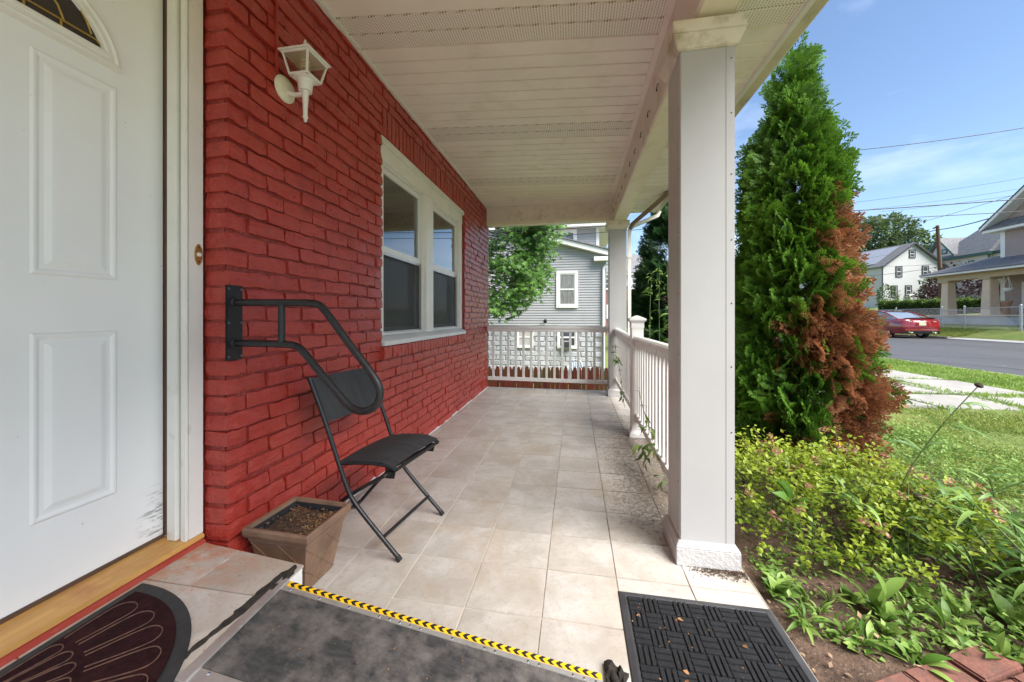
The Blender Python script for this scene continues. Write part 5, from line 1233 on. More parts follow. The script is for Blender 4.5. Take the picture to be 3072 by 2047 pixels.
def window(parent, o, e, w, h, frame='white_trim', t=.10, pane='far_pane', rails=1, n=None, inner=None):
    """double-hung window on a wall: o lower-left corner, e unit vector to the right, n outward normal"""
    e = Vector((*e, 0)).normalized(); n = Vector((*n, 0)) if n else Vector((e.y, -e.x, 0)); o = Vector(o); up = Vector((0, 0, 1)); M = Matrix(((e.x, n.x, 0, o.x), (e.y, n.y, 0, o.y), (0, 0, 1, o.z), (0, 0, 0, 1)))
    f = MB(); f.box(0, t, -.02, .05, 0, h, M); f.box(w-t, w, -.02, .05, 0, h, M); f.box(t, w-t, -.02, .05, h-t, h, M); f.box(t, w-t, -.02, .07, 0, t, M)
    wo = f.build('window', frame, parent)
    s_ = MB(); i_ = t+.0; k = .045
    s_.box(i_, w-i_, -.01, .030, h/2-.03, h/2+.03, M); s_.box(i_, i_+k, -.01, .028, t, h-t, M); s_.box(w-i_-k, w-i_, -.01, .028, t, h-t, M); s_.box(i_, w-i_, -.01, .027, t, t+k, M); s_.box(i_, w-i_, -.01, .027, h-t-k, h-t, M); s_.build('sash', inner or 'white_trim', wo)
    MB().box(i_, w-i_, -.012, .012, t, h/2, M).build('pane', pane, wo); MB().box(i_, w-i_, -.012, .016, h/2, h-t, M).build('pane', pane, wo)
    return wo
# ---- grey sided house past the far railing
gh = thing('grey_house', 'grey vinyl-sided house on a stone-faced basement beyond the far railing', 'house', (-3, 15, -1.2))
GY = 15.0
B(-10, 1.175, GY+.02, 26, -1.6, 3.45).build('wall', 'grey_siding', gh)
gclip = lambda z: (0, 11.175 if z < 3.45 else max(.1, 10+(1.62-(z-3.45)/.285)))
siding('siding', 'grey_siding', gh, (-10, GY), (1.175, GY), .79, 4.60, .103, gclip, lap=.032)
MB().hexa([(-10, GY+.03, 3.4), (1.17, GY+.03, 3.4), (1.17, 17, 3.4), (-10, 17, 3.4)], [(-10, GY+.03, 4.75), (-2.9, GY+.03, 4.75), (-2.9, 17, 4.75), (-10, 17, 4.75)]).build('gable', 'grey_siding', gh)
# lower roof rake, cornice return, gutter
rk = MB(); a, b = (1.42, 3.50), (-3.3, 4.85)
rk.hexa([(a[0], GY-.30, a[1]), (b[0], GY-.30, b[1]), (b[0], GY+.25, b[1]), (a[0], GY+.25, a[1])], [(a[0], GY-.30, a[1]+.20), (b[0], GY-.30, b[1]+.20), (b[0], GY+.25, b[1]+.20), (a[0], GY+.25, a[1]+.20)]); rk.build('rake_board', 'white_trim', gh)
MB().hexa([(a[0]+.04, GY-.36, a[1]+.205), (b[0], GY-.36, b[1]+.205), (b[0], 19, b[1]+.205), (a[0]+.04, 19, a[1]+.205)], [(a[0]+.04, GY-.36, a[1]+.25), (b[0], GY-.36, b[1]+.25), (b[0], 19, b[1]+.25), (a[0]+.04, 19, a[1]+.25)]).build('roof', 'grey_shingle', gh)
B(.72, 1.50, GY-.32, GY+.3, 3.34, 3.50).build('cornice_return', 'white_trim', gh)
B(1.05, 1.20, GY-.03, GY+.05, .79, 3.36).build('corner_board', 'grey_siding', gh)
MB().tube(chaikin([(1.60, GY-.1, 3.25), (1.25, GY-.1, 3.22), (1.10, GY-.1, 3.08), (1.09, GY-.1, 2.9), (1.09, GY-.1, -.9)], 2), .05, 8).build('downspout', 'white_trim', gh, smooth=True)
# upper storey set back
B(-9, 1.02, 17.02, 25, 4.2, 5.20).build('upper_wall', 'grey_siding', gh)
siding('upper_siding', 'grey_siding', gh, (-9, 17), (1.02, 17), 4.0, 5.18, .11)
B(-9.5, 1.75, 16.5, 25.5, 5.15, 5.34).build('eave', 'white_trim', gh)
MB().hexa([(-9.6, 16.45, 5.345), (1.8, 16.45, 5.345), (1.8, 25.6, 5.345), (-9.6, 25.6, 5.345)], [(-6, 20.5, 7.6), (-2.4, 20.5, 7.6), (-2.4, 21.5, 7.6), (-6, 21.5, 7.6)]).build('upper_roof', 'grey_shingle', gh)
B(.92, 1.06, 16.95, 17.05, 4.0, 5.15).build('upper_corner_board', 'white_trim', gh)
window(gh, (-1.35, 17, 4.15), (1, 0), 1.42, .98, t=.12)
window(gh, (-.76, GY-.03, 1.50), (1, 0), .86, 1.49, t=.11, pane='net_curtain')
# stone-faced basement: each cast block a part
bk_ = [MB().hexa([(-.2, .0, -.095), (.2, .0, -.095), (.2, .0, .095), (-.2, .0, .095)], [(-.17+rnd.uniform(-.02, .02), -.035-rnd.uniform(0, .02), -.07), (.17+rnd.uniform(-.02, .02), -.03-rnd.uniform(0, .02), -.072), (.17, -.03-rnd.uniform(0, .02), .068), (-.17+rnd.uniform(-.02, .02), -.03-rnd.uniform(0, .02), .07)]).mesh('stone_block', 'stone_block') for _ in range(6)]
base = B(-10, 1.16, GY+.005, GY+.3, -1.6, .785).build('basement_wall', 'stone_joint', gh)
for r_ in range(10):
    for c in range(16):
        x = -4.3+c*.41+(.205 if r_ % 2 else 0)+.2; z = -1.16+r_*.198
        if x+.2 > 1.16 or (-2.42 < x < -1.66 and z > -.22) or (-.78 < x < .14 and z > -.22): continue
        o = bpy.data.objects.new('stone_block', rnd.choice(bk_)); link(o, base); o.location = (x, GY+.004, z); o.rotation_euler = (0, rnd.choice((0, math.pi)), 0)
window(gh, (-2.40, GY-.02, -.14), (1, 0), .70, .90, t=.06, pane='blind')
w2 = window(gh, (-.72, GY-.02, -.14), (1, 0), .80, .90, t=.07)
ac = thing('window_air_conditioner', 'grey window air conditioner in the basement window of the grey house', 'air conditioner', (-.32, GY-.1, -.12)); B(-.47, -.15, GY-.30, GY-.021, -.12, .17).build('housing', 'galvanised', ac, bevel=.01); B(-.44, -.18, GY-.306, GY-.3005, -.09, .14).build('grille', 'dark_trim', ac)
lmp = thing('wall_floodlight', 'small black floodlight on the grey siding above the railing', 'light', (-.82, GY-.05, .86)); MB().lathe([(.03, 0), (.07, .06), (.075, .12), (.06, .13), (.001, .13)], 12, Matrix.Translation((-1.20, GY-.12, 1.02)) @ Matrix.Rotation(R(130), 4, 'X')).build('head', 'black_metal', lmp, smooth=True); B(-1.25, -1.15, GY-.05, GY-.001, .93, 1.03).build('bracket', 'black_metal', lmp)
# ---- red stained picket fence
pf = thing('picket_fence', 'red stained pointed picket fence behind the far railing', 'fence', (-.6, 8.2, -1.1))
pk = [MB().hexa([(-.044, -.009, -1.15), (.044, -.009, -1.15), (.044, -.009, -.10), (.030, -.009, -.03), (0, -.009, .0), (-.030, -.009, -.03), (-.044, -.009, -.10)], [(-.044, .009, -1.15), (.044, .009, -1.15), (.044, .009, -.10), (.030, .009, -.03), (0, .009, 0), (-.030, .009, -.03), (-.044, .009, -.10)]).mesh('picket', 'picket_stain', bevel=.003) for _ in range(2)]
for i in range(44):
    x = -3.1+i*.0965; o = bpy.data.objects.new('picket', pk[i % 2]); link(o, pf); o.location = (x+rnd.uniform(-.004, .004), 8.2+rnd.uniform(-.004, .004), .035+.012*(x+.6)+rnd.uniform(-.014, .014)); o.rotation_euler = (0, rnd.uniform(-.006, .006), 0); o.scale = (1.07, 1, 1)
for z in (-.35, -.95): B(-3.2, 1.2, 8.215, 8.255, z, z+.08).build('stringer', 'picket_stain', pf)
# pale blue garden chair by the basement wall
bc = thing('garden_chair', 'pale blue plastic garden chair behind the picket fence', 'chair', (.05, 13.2, -1.15))
m = MB()
for k in range(6): m.tube(chaikin([(-.20+.075*k, 13.4, -.62), (-.20+.075*k, 13.48, -.3), (-.18+.07*k, 13.5, -.06-.03*abs(k-2.5))], 1), .02, 6)
m.build('back_slats', 'blue_plastic', bc, smooth=True)
MB().tube(chaikin([(-.26, 13.45, -.45), (-.25, 13.5, -.1), (-.1, 13.52, .03), (.1, 13.52, .03), (.25, 13.5, -.1), (.26, 13.45, -.45)], 2), .025, 8).build('back_frame', 'blue_plastic', bc, smooth=True)
for s1 in (-1, 1): MB().tube(chaikin([(s1*.28, 13.45, -.32), (s1*.31, 13.1, -.34), (s1*.30, 12.95, -.42), (s1*.29, 12.93, -1.15)], 2), .03, 8).build('arm', 'blue_plastic', bc, smooth=True); B(s1*.27-.025, s1*.27+.025, 13.42, 13.47, -1.15, -.6).build('leg', 'blue_plastic', bc)
B(-.27, .27, 12.95, 13.45, -.72, -.68).build('seat', 'blue_plastic', bc, bevel=.01)

for o in bc.children:
    o.scale = (.9, 1, .62); o.location = (0, 0, -1.15*(1-.62))
# ---- houses across and up the street (z from the rising ground)
def gable_house(root, P0, e, w, depth, z0, ze, zp, wallmat, roofmat, trim, ov=.35):
    """box + gable roof; P0 front-left corner, e unit right vector, front faces n=(e.y,-e.x)"""
    e = Vector((*e, 0)).normalized(); b = Vector((-e.y, e.x, 0)); P0 = Vector((*P0, 0))
    M = Matrix(((e.x, b.x, 0, P0.x), (e.y, b.y, 0, P0.y), (0, 0, 1, 0), (0, 0, 0, 1)))
    MB().hexa([(0, 0, z0), (w, 0, z0), (w, 0, ze), (w/2, 0, zp), (0, 0, ze)], [(0, depth, z0), (w, depth, z0), (w, depth, ze), (w/2, depth, zp), (0, depth, ze)], M).build('wall', wallmat, root)
    sl_ = (zp-ze)/(w/2)
    for s1 in (-1, 1):
        c = lambda u, v, h: (w/2+s1*u, v, zp+.02-sl_*u+h)
        MB().hexa([c(0, -ov, .0), c(w/2+ov, -ov, .0), c(w/2+ov, depth+ov, .0), c(0, depth+ov, .0)], [c(0, -ov, .14), c(w/2+ov, -ov, .14), c(w/2+ov, depth+ov, .14), c(0, depth+ov, .14)], M).build('roof', roofmat, root)
        MB().hexa([c(0, -ov-.04, -.08), c(w/2+ov, -ov-.04, -.08), c(w/2+ov, -ov-.003, -.08), c(0, -ov-.003, -.08)], [c(0, -ov-.04, .16), c(w/2+ov, -ov-.04, .16), c(w/2+ov, -ov-.003, .16), c(0, -ov-.003, .16)], M).build('rake_board', trim, root)
    return M, e
def cam_pt(u, v, cz): a = (u-1536)/1100; return ((a*CT-ST)*cz, (a*ST+CT)*cz, 1.15-(v-950)/1100*cz)
def at(x, y, cz): return cam_pt(2600+x/4.9, 640+y/4.9, cz)     # survey coordinates of the street view
wh = thing('white_house', 'white sided gable house with solar panels up the street', 'house', (44, 56, 2.8))
CZ_ = 48.0; L0 = at(235, 780, CZ_); L1 = at(1120, 780, CZ_); w_ = math.hypot(L1[0]-L0[0], L1[1]-L0[1]); zpk = at(700, 450, CZ_)[2]; zev = at(235, 775, CZ_)[2]
M, e = gable_house(wh, L0[:2], (CT, ST), w_, 13, 1.9, zev, zpk, 'white_siding', 'dark_shingle', 'dark_trim')
kx = CZ_/1100/4.9
def wwin(x0, x1, y0, y1, **k): o = at(x0, y1, CZ_-.02); window(wh, o, (CT, ST), (x1-x0)*kx, (y1-y0)*kx, 'dark_trim', .13, **k)
for r_ in ((622, 715, 535, 660), (425, 522, 780, 942), (812, 910, 770, 940), (360, 452, 1062, 1238), (565, 662, 1060, 1215)): wwin(*r_)
o = at(848, 1290, CZ_-.03); MD = Matrix(((CT, ST, 0, o[0]), (ST, -CT, 0, o[1]), (0, 0, 1, o[2]), (0, 0, 0, 1)))
dw, dh = 110*kx, 225*kx; f = MB(); f.box(-.1, .02, -.02, .06, 0, dh+.1, MD); f.box(dw-.02, dw+.1, -.02, .06, 0, dh+.1, MD); f.box(.02, dw-.02, -.02, .06, dh, dh+.1, MD); hd = f.build('door', 'dark_trim', wh); MB().box(.03, dw-.03, -.02, .03, 0, dh, MD).build('panel', 'white_trim', hd); MB().box(.15, dw-.35, .031, .04, dh*.5, dh-.1, MD).build('pane', 'far_pane', hd)
for yy_ in (1182, 1212): o2 = at(768, yy_+12, CZ_-.05); MB().box(0, 50*kx, 0, .12, 0, 22*kx, Matrix(((CT, ST, 0, o2[0]), (ST, -CT, 0, o2[1]), (0, 0, 1, o2[2]), (0, 0, 0, 1)))).build('mailbox', 'dark_trim', wh)
o2 = at(570, 1236, CZ_-.05); wac = thing('window_unit', 'white air conditioner under a lower window of the white house', 'air conditioner', o2); MB().box(0, 88*kx, 0, .4, 0, 48*kx, Matrix(((CT, ST, 0, o2[0]), (ST, -CT, 0, o2[1]), (0, 0, 1, o2[2]), (0, 0, 0, 1)))).build('housing', 'white_trim', wac, bevel=.02)
o2 = at(232, 1210, CZ_-.1); MB().tube([o2, (o2[0], o2[1], zev)], .07, 6).build('downspout', 'dark_trim', wh)
sl_ = (zpk-zev)/(w_/2)                                       # solar panels on the left roof slope
for i in range(7):
    for j in range(2):
        u0, u1 = w_/2*(.10+.42*j), w_/2*(.10+.42*j+.40); v0 = 1.3+i*1.25; c = lambda u, v, h: (w_/2-u, v, zpk+.16-sl_*u+h)
        MB().hexa([c(u0, v0, .03), c(u1, v0, .03), c(u1, v0+1.18, .03), c(u0, v0+1.18, .03)], [c(u0, v0, .08), c(u1, v0, .08), c(u1, v0+1.18, .08), c(u0, v0+1.18, .08)], M).build('solar_panel', 'solar', wh)
# big cream house with hipped slate roof
bh = thing('hip_roofed_house', 'large cream house with grey hipped roof and green eaves behind the utility pole', 'house', (52, 58, 3))
BXH = 50.0
def onx(x, y, X0):         # point of the street view on the plane X = X0
    u, v = 2600+x/4.9, 640+y/4.9; a = (u-1536)/1100; t = X0/(a*CT-ST); return (X0, t*(a*ST+CT), 1.15-(v-950)/1100*t)
yA, yB = onx(1110, 0, BXH)[1], onx(1800, 0, BXH)[1]; ze = onx(1500, 648, BXH)[2]
B(BXH, BXH+12, yB, yA+.5, 1.5, ze).build('wall', 'cream_siding', bh)
B(BXH-.5, BXH+12.5, yB-.5, yA+1.0, ze, ze+.30).build('eave', 'green_trim', bh)
MB().hexa([(BXH-.55, yB-.55, ze+.305), (BXH-.55, yA+1.05, ze+.305), (BXH+12.5, yA+1.05, ze+.305), (BXH+12.5, yB-.55, ze+.305)], [(BXH+5, yB+.2, ze+7.0), (BXH+5, yB+1.0, ze+7.0), (BXH+6.5, yB+1.0, ze+7.0), (BXH+6.5, yB+.2, ze+7.0)]).build('roof', 'grey_shingle', bh)
B(BXH+.3, BXH+9, yB-5.5, yB-.001, 1.5, ze-.01).build('bay_wall', 'cream_siding', bh)
B(BXH+.0, BXH+9.4, yB-6, yB-.501, ze, ze+.30).build('bay_eave', 'green_trim', bh)
MB().hexa([(BXH-.05, yB-6.05, ze+.305), (BXH-.05, yB-.3, ze+.305), (BXH+9.4, yB-.3, ze+.305), (BXH+9.4, yB-6.05, ze+.305)], [(BXH+4.6, yB-2.5, ze+6.4), (BXH+4.6, yB-2.0, ze+6.4), (BXH+5.2, yB-2.0, ze+6.4), (BXH+5.2, yB-2.5, ze+6.4)]).build('bay_roof', 'grey_shingle', bh)
gy0, gy1 = onx(955, 0, BXH)[1], onx(1320, 0, BXH)[1]; zg0, zgp = onx(1130, 640, BXH)[2], onx(1090, 405, BXH)[2]
MB().hexa([(BXH-.3, gy0, zg0), (BXH-.3, gy1, zg0), (BXH-.3, (gy0+gy1)/2, zgp)], [(BXH+6, gy0, zg0), (BXH+6, gy1, zg0), (BXH+6, (gy0+gy1)/2, zgp)]).build('dormer', 'cream_siding', bh)
for s1 in (0, 1):
    ya, yb = ((gy0+gy1)/2, gy0+.5) if s1 == 0 else ((gy0+gy1)/2, gy1-.5); 
    MB().hexa([(BXH-.7, ya, zgp+.05), (BXH-.7, yb, zg0-.25), (BXH+6, yb, zg0-.25), (BXH+6, ya, zgp+.05)], [(BXH-.7, ya, zgp+.30), (BXH-.7, yb, zg0+.0), (BXH+6, yb, zg0+.0), (BXH+6, ya, zgp+.30)]).build('dormer_roof', 'grey_shingle', bh)
    MB().hexa([(BXH-.76, ya, zgp), (BXH-.76, yb, zg0-.3), (BXH-.703, yb, zg0-.3), (BXH-.703, ya, zgp)], [(BXH-.76, ya, zgp+.33), (BXH-.76, yb, zg0+.03), (BXH-.703, yb, zg0+.03), (BXH-.703, ya, zgp+.33)]).build('rake_board', 'green_trim', bh)
def bwin(x0, x1, y0, y1): a, b = onx(x0, y1, BXH-.02), onx(x1, y0, BXH-.02); window(bh, a, (0, -1), abs(a[1]-b[1]), b[2]-a[2], 'green_trim', .16)
bwin(1495, 1580, 690, 850); bwin(1500, 1570, 1030, 1180); bwin(1250, 1320, 1030, 1180)
a, b = onx(1105, 610, BXH-.32), onx(1185, 520, BXH-.32); window(bh, a, (0, -1), abs(a[1]-b[1]), b[2]-a[2], 'green_trim', .16)
xw = BXH+.3; a, b = onx(1875, 810, xw-.02), onx(1970, 660, xw-.02); window(bh, a, (0, -1), abs(a[1]-b[1]), b[2]-a[2], 'green_trim', .16)
a = onx(1810, 640, BXH); MB().tube([(BXH-.1, a[1], 3), (BXH-.1, a[1], ze)], .09, 6).build('downspout', 'green_trim', bh)
# ---- mauve house with tan porch columns
mh = thing('mauve_house', 'mauve sided house with tan columned porch across the street', 'house', (26, 26, .6))
PX = 24.0
def onX(x, y, X0=PX): return onx(x, y, X0)
MB().box(PX-.15, PX+2.5, 12, 29.6, .4, 1.17).build('porch_base', 'white_stucco', mh); MB().box(PX-.25, PX+2.5, 12, 29.7, 1.1705, 1.255).build('porch_slab', 'tan_stucco', mh)
def mcol(y, wy=.50, name='column'):
    c = part_empty(name, mh, (PX+.2, y, 1.25)); MB().hexa([(PX-.02, y-.30, 1.256), (PX+.52, y-.30, 1.256), (PX+.52, y+.24, 1.256), (PX-.02, y+.24, 1.256)], [(PX+.04, y-.24, 3.37), (PX+.46, y-.24, 3.37), (PX+.46, y+.18, 3.37), (PX+.04, y+.18, 3.37)]).build('shaft', 'tan_stucco', c, bevel=.02)
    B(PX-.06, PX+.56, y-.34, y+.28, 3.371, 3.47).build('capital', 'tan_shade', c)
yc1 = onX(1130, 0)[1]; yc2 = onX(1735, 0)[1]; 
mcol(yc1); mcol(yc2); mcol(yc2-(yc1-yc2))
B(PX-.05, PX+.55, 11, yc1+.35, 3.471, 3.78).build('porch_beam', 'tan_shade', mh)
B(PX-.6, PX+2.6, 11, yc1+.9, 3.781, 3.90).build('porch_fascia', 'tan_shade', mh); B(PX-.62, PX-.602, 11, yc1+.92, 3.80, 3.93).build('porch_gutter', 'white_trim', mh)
MB().hexa([(PX-.65, 11, 3.905), (PX-.65, yc1+.95, 3.905), (PX+2.6, yc1+.95, 3.905), (PX+2.6, 11, 3.905)], [(PX-.65, 11, 3.96), (PX-.65, yc1+.95, 3.96), (PX+2.6, yc1+.1, 5.0), (PX+2.6, 11, 5.0)]).build('porch_roof', 'dark_shingle', mh)
WXM = PX+2.0; yw = onX(2035, 0, WXM)[1]; zpent = onX(2035, 260, WXM)[2]
B(WXM+.03, WXM+10, yw-12, yw, 1.0, zpent+.05).build('wall', 'mauve_siding', mh); siding('siding', 'mauve_siding', mh, (WXM, yw), (WXM, yw-9), 1.3, zpent, .125)
B(WXM-.03, WXM+.08, yw-.02, yw+.22, 1.3, zpent).build('corner_board', 'white_trim', mh)
ye = onX(1710, 0, WXM-.5)[1]; zz_ = zpent
MB().hexa([(WXM-.55, ye, zz_-.02), (WXM-.55, ye-14, zz_-.02), (WXM+.1, ye-14, zz_-.02), (WXM+.1, ye, zz_-.02)], [(WXM-.55, ye, zz_+.14), (WXM-.55, ye-14, zz_+.14), (WXM+.1, ye-14, zz_+.14), (WXM+.1, ye, zz_+.14)]).build('pent_eave', 'white_trim', mh)
MB().hexa([(WXM-.6, ye+.05, zz_+.145), (WXM-.6, ye-14, zz_+.145), (WXM+.1, ye-14, zz_+.145), (WXM+.1, ye+.05, zz_+.145)], [(WXM-.6, ye+.05, zz_+.18), (WXM-.6, ye-14, zz_+.18), (WXM+.1, ye-14, zz_+.75), (WXM+.1, ye-.6, zz_+.75)]).build('pent_roof', 'dark_shingle', mh)
yp, zp_ = ye-6.2, zz_+5.2
MB().hexa([(WXM+.05, ye-.6, zz_+.7), (WXM+.05, yp*2-ye+.6, zz_+.7), (WXM+.05, yp, zp_)], [(WXM+10, ye-.6, zz_+.7), (WXM+10, yp*2-ye+.6, zz_+.7), (WXM+10, yp, zp_)]).build('gable', 'mauve_siding', mh)
MB().hexa([(WXM-.6, ye+.1, zz_+.1), (WXM-.6, yp, zp_+.0), (WXM+10, yp, zp_+.0), (WXM+10, ye+.1, zz_+.1)], [(WXM-.6, ye+.1, zz_+.3), (WXM-.6, yp, zp_+.2), (WXM+10, yp, zp_+.2), (WXM+10, ye+.1, zz_+.3)]).build('gable_soffit', 'white_trim', mh)
MB().hexa([(WXM-.62, ye+.14, zz_+.305), (WXM-.62, yp, zp_+.205), (WXM+10, yp, zp_+.205), (WXM+10, ye+.14, zz_+.305)], [(WXM-.62, ye+.14, zz_+.38), (WXM-.62, yp, zp_+.28), (WXM+10, yp, zp_+.28), (WXM+10, ye+.14, zz_+.38)]).build('gable_roof', 'dark_shingle', mh)
window(mh, (WXM, yw-.9, 1.6), (0, -1), 1.0, 1.6)
# clay urn and hanging basket on that porch
ur = thing('clay_urn', 'tan clay urn standing between the porch columns of the mauve house', 'urn', onX(2005, 1500, PX+.8)); p = onX(2005, 1500, PX+.8)
MB().lathe([(.22, 1.256), (.26, 1.30), (.24, 1.6), (.30, 1.9), (.36, 2.0), (.36, 2.06), (.30, 2.06), (.28, 2.0), (.001, 1.98)], 18, Matrix.Translation((p[0], p[1], 0))).build('pot', 'urn_clay', ur, smooth=True)
hb_ = thing('hanging_basket', 'white hanging basket under the tan porch roof', 'basket', onX(2080, 1110, PX+.4)); p = onX(2080, 1150, PX+.4)
MB().lathe([(.10, p[2]), (.19, p[2]+.08), (.22, p[2]+.20), (.20, p[2]+.20), (.001, p[2]+.17)], 14, Matrix.Translation((p[0], p[1], 0))).build('bowl', 'basket_white', hb_, smooth=True)
for k in range(3): a = k*2.1; MB().tube([(p[0]+.2*math.cos(a), p[1]+.2*math.sin(a), p[2]+.2), (p[0], p[1], 3.47)], .012, 5).build('hanger', 'basket_white', hb_)
# ---- brick house glimpsed past the far column
fb = thing('brick_bungalow', 'distant red brick house with white windows seen past the far column', 'house', (4, 40, 1))
ux = lambda u, y: ((u-1536)/1100*CT-ST)/((u-1536)/1100*ST+CT)*y
FY = 40; x0 = ux(1800, FY); x1 = ux(2010, FY)
B(x0, x1, FY, FY+9, -1, 5.5).build('wall', 'far_brick', fb); B(x0-.4, x1+.4, FY-.4, FY+9.4, 5.5, 5.75).build('eave', 'white_trim', fb)
B(x0+.01, x1-.01, FY-.06, FY-.001, 3.9, 5.49).build('upper_siding', 'white_siding', fb)
MB().hexa([(x0-.5, FY-.5, 5.755), (x1+.5, FY-.5, 5.755), (x1+.5, FY+9.5, 5.755), (x0-.5, FY+9.5, 5.755)], [(x0+4, FY+4, 8.4), (x1-3, FY+4, 8.4), (x1-3, FY+5, 8.4), (x0+4, FY+5, 8.4)]).build('roof', 'grey_shingle', fb)
for k in range(5):
    window(fb, (ux(1893, FY)+k*1.25-2.5, FY-.02, .9), (1, 0), 1.1, 1.5); window(fb, (ux(1893, FY)+k*1.6-3.2, FY-.08, 4.0), (1, 0), 1.0, 1.2)

# ================================================================= STREET THINGS
# ---- parked red saloon, rear towards us
car = thing('parked_car', 'dark red saloon car parked at the far kerb with rear facing us', 'car', (17.75, 24.8, 0))
CX0, CY0, CWD, CLN = 17.72, 22.35, .925, 4.9         # centre line x, rear y, half width, length
def car_pt(x, y, z): return (CX0+x, CY0+y, z+.005)
secs = [  # y, [(half width, z)...] from sill up over the shoulder to the centre of deck
    (.00, [(.70, .30), (.74, .42), (.76, .62), (.72, .80), (.66, .92), (.50, .96), (0, .97)]),
    (.10, [(.80, .26), (.86, .42), (.88, .64), (.84, .86), (.74, 1.00), (.50, 1.03), (0, 1.04)]),
    (.45, [(.86, .24), (.91, .42), (.925, .66), (.90, .90), (.78, 1.02), (.50, 1.05), (0, 1.06)]),
    (1.0, [(.88, .22), (.92, .42), (.93, .66), (.91, .90), (.80, 1.00), (.50, 1.03), (0, 1.05)]),
    (2.2, [(.88, .22), (.90, .42), (.91, .66), (.90, .88), (.82, .96), (.50, 1.0), (0, 1.0)]),
    (3.5, [(.88, .22), (.90, .42), (.91, .64), (.89, .84), (.80, .92), (.50, .95), (0, .97)]),
    (4.4, [(.84, .24), (.88, .42), (.88, .60), (.82, .74), (.70, .82), (.45, .86), (0, .88)]),
    (4.9, [(.60, .28), (.66, .42), (.66, .56), (.60, .64), (.50, .68), (.30, .70), (0, .71)])]
m = MB(); rows = []
for y, pr in secs:
    full = [(-w, z) for w, z in pr]+[(w, z) for w, z in reversed(pr[:-1])]; rows.append([car_pt(x, y, z) for x, z in full])
n_ = len(rows[0])
for r_ in rows: m.v += r_
for i in range(len(rows)-1):
    for k in range(n_-1): m.f.append((i*n_+k, i*n_+k+1, (i+1)*n_+k+1, (i+1)*n_+k))
m.f.append(tuple(range(n_))); m.f.append(tuple(range((len(rows)-1)*n_, len(rows)*n_)))
body = m.build('body', 'car_paint', car, smooth=True)
cab = [(.62, .74, 1.04), (1.25, .64, 1.32), (1.75, .60, 1.44), (2.6, .60, 1.455), (3.1, .66, 1.30), (3.75, .76, .96)]
m = MB()
for y, w, z in cab:
    zb_ = 1.0 if y < 3.6 else .93; m.v += [car_pt(-.80, y, zb_-.02), car_pt(-w, y, z-.03), car_pt(-w*.8, y, z), car_pt(w*.8, y, z), car_pt(w, y, z-.03), car_pt(.80, y, zb_-.02)]
for i in range(len(cab)-1):
    for k in range(5): m.f.append((i*6+k, i*6+k+1, i*6+k+7, i*6+k+6))
m.build('cabin', 'car_glass', car, smooth=True)
m = MB()
for y, w, z in ((1.62, .585, 1.432), (1.9, .60, 1.462), (2.6, .60, 1.468), (2.85, .62, 1.405)): m.v += [car_pt(-w-.012, y, z-.035), car_pt(-w*.8, y, z+.012), car_pt(w*.8, y, z+.012), car_pt(w+.012, y, z-.035)]
for i in range(3):
    for k in range(3): m.f.append((i*4+k, i*4+k+1, i*4+k+5, i*4+k+4))
m.build('roof', 'car_paint', car, smooth=True)
for s1 in (-1, 1):
    P = [(.60*s1*1.30, .50, 1.045), (s1*.665, 1.25, 1.335), (s1*.615, 1.75, 1.425), (s1*.615, 2.6, 1.44), (s1*.68, 3.1, 1.30), (s1*.79, 3.78, .96)]; MB().tube([car_pt(*p) for p in P], .035, 6).build('pillar', 'car_paint', car, smooth=True)
    for y in (1.0, 3.85):
        wl = part_empty('wheel', car, car_pt(s1*.80, y, .33)); M = Matrix.Translation(car_pt(s1*.80, y, .33)) @ Matrix.Rotation(R(90), 4, 'Y')
        MB().lathe([(.22, -.10), (.31, -.11), (.33, -.08), (.33, .08), (.31, .11), (.22, .10)], 24, M).build('tyre', 'tyre', wl, smooth=True)
        rm_ = MB(); rm_.lathe([(.05, -.108), (.05, .108)], 10, M); rm_.lathe([(.225, -.104), (.215, -.07), (.215, .07), (.225, .104)], 20, M)
        for k in range(5): rm_.box(-.022, .022, .03, .22, s1*.06 if s1 > 0 else -.105, .105 if s1 > 0 else -.06, M @ Matrix.Rotation(k*2*math.pi/5, 4, 'Z'))
        rm_.build('rim', 'rim', wl)
    tl = MB(); pts = [(.42, .855), (.60, .845), (.735, .80), (.80, .83), (.80, .90), (.70, .925), (.55, .930), (.42, .915)]
    def on_rear(w, z): return car_pt(s1*w, (.012 if w < .5 else .012+.10*((w-.5)/.3)**2)-.03, z)
    tl.hexa([on_rear(w, z) for w, z in pts], [tuple(Vector(on_rear(w, z))+Vector((0, .10, 0))) for w, z in pts]); tl.build('tail_light', 'tail_lens', car)
    rv = MB(); pts = [(.46, .865), (.62, .860), (.62, .895), (.46, .900)]; rv.hexa([tuple(Vector(on_rear(w, z))+Vector((0, -.006, 0))) for w, z in pts], [tuple(Vector(on_rear(w, z))+Vector((0, .02, 0))) for w, z in pts]); rv.build('reverse_light', 'tail_clear', car)
    rx = MB(); M = Matrix.Translation(car_pt(s1*.52, -.02, .33)) @ Matrix.Rotation(R(90), 4, 'X') @ Matrix.Diagonal((1.9, .75, 1, 1)); rx.lathe([(.055, -.02), (.062, .02), (.050, .02), (.045, .0), (.001, .0)], 16, M); rx.build('exhaust_tip', 'chrome', car, smooth=True)
m = MB(); m.hexa([car_pt(x, y, z) for x, y, z in ((-.80, -.01, .26), (.80, -.01, .26), (.72, -.025, .40), (-.72, -.025, .40))], [car_pt(x, y, z) for x, y, z in ((-.86, .30, .24), (.86, .30, .24), (.80, .30, .42), (-.80, .30, .42))]); m.build('bumper_valance', 'car_black', car)
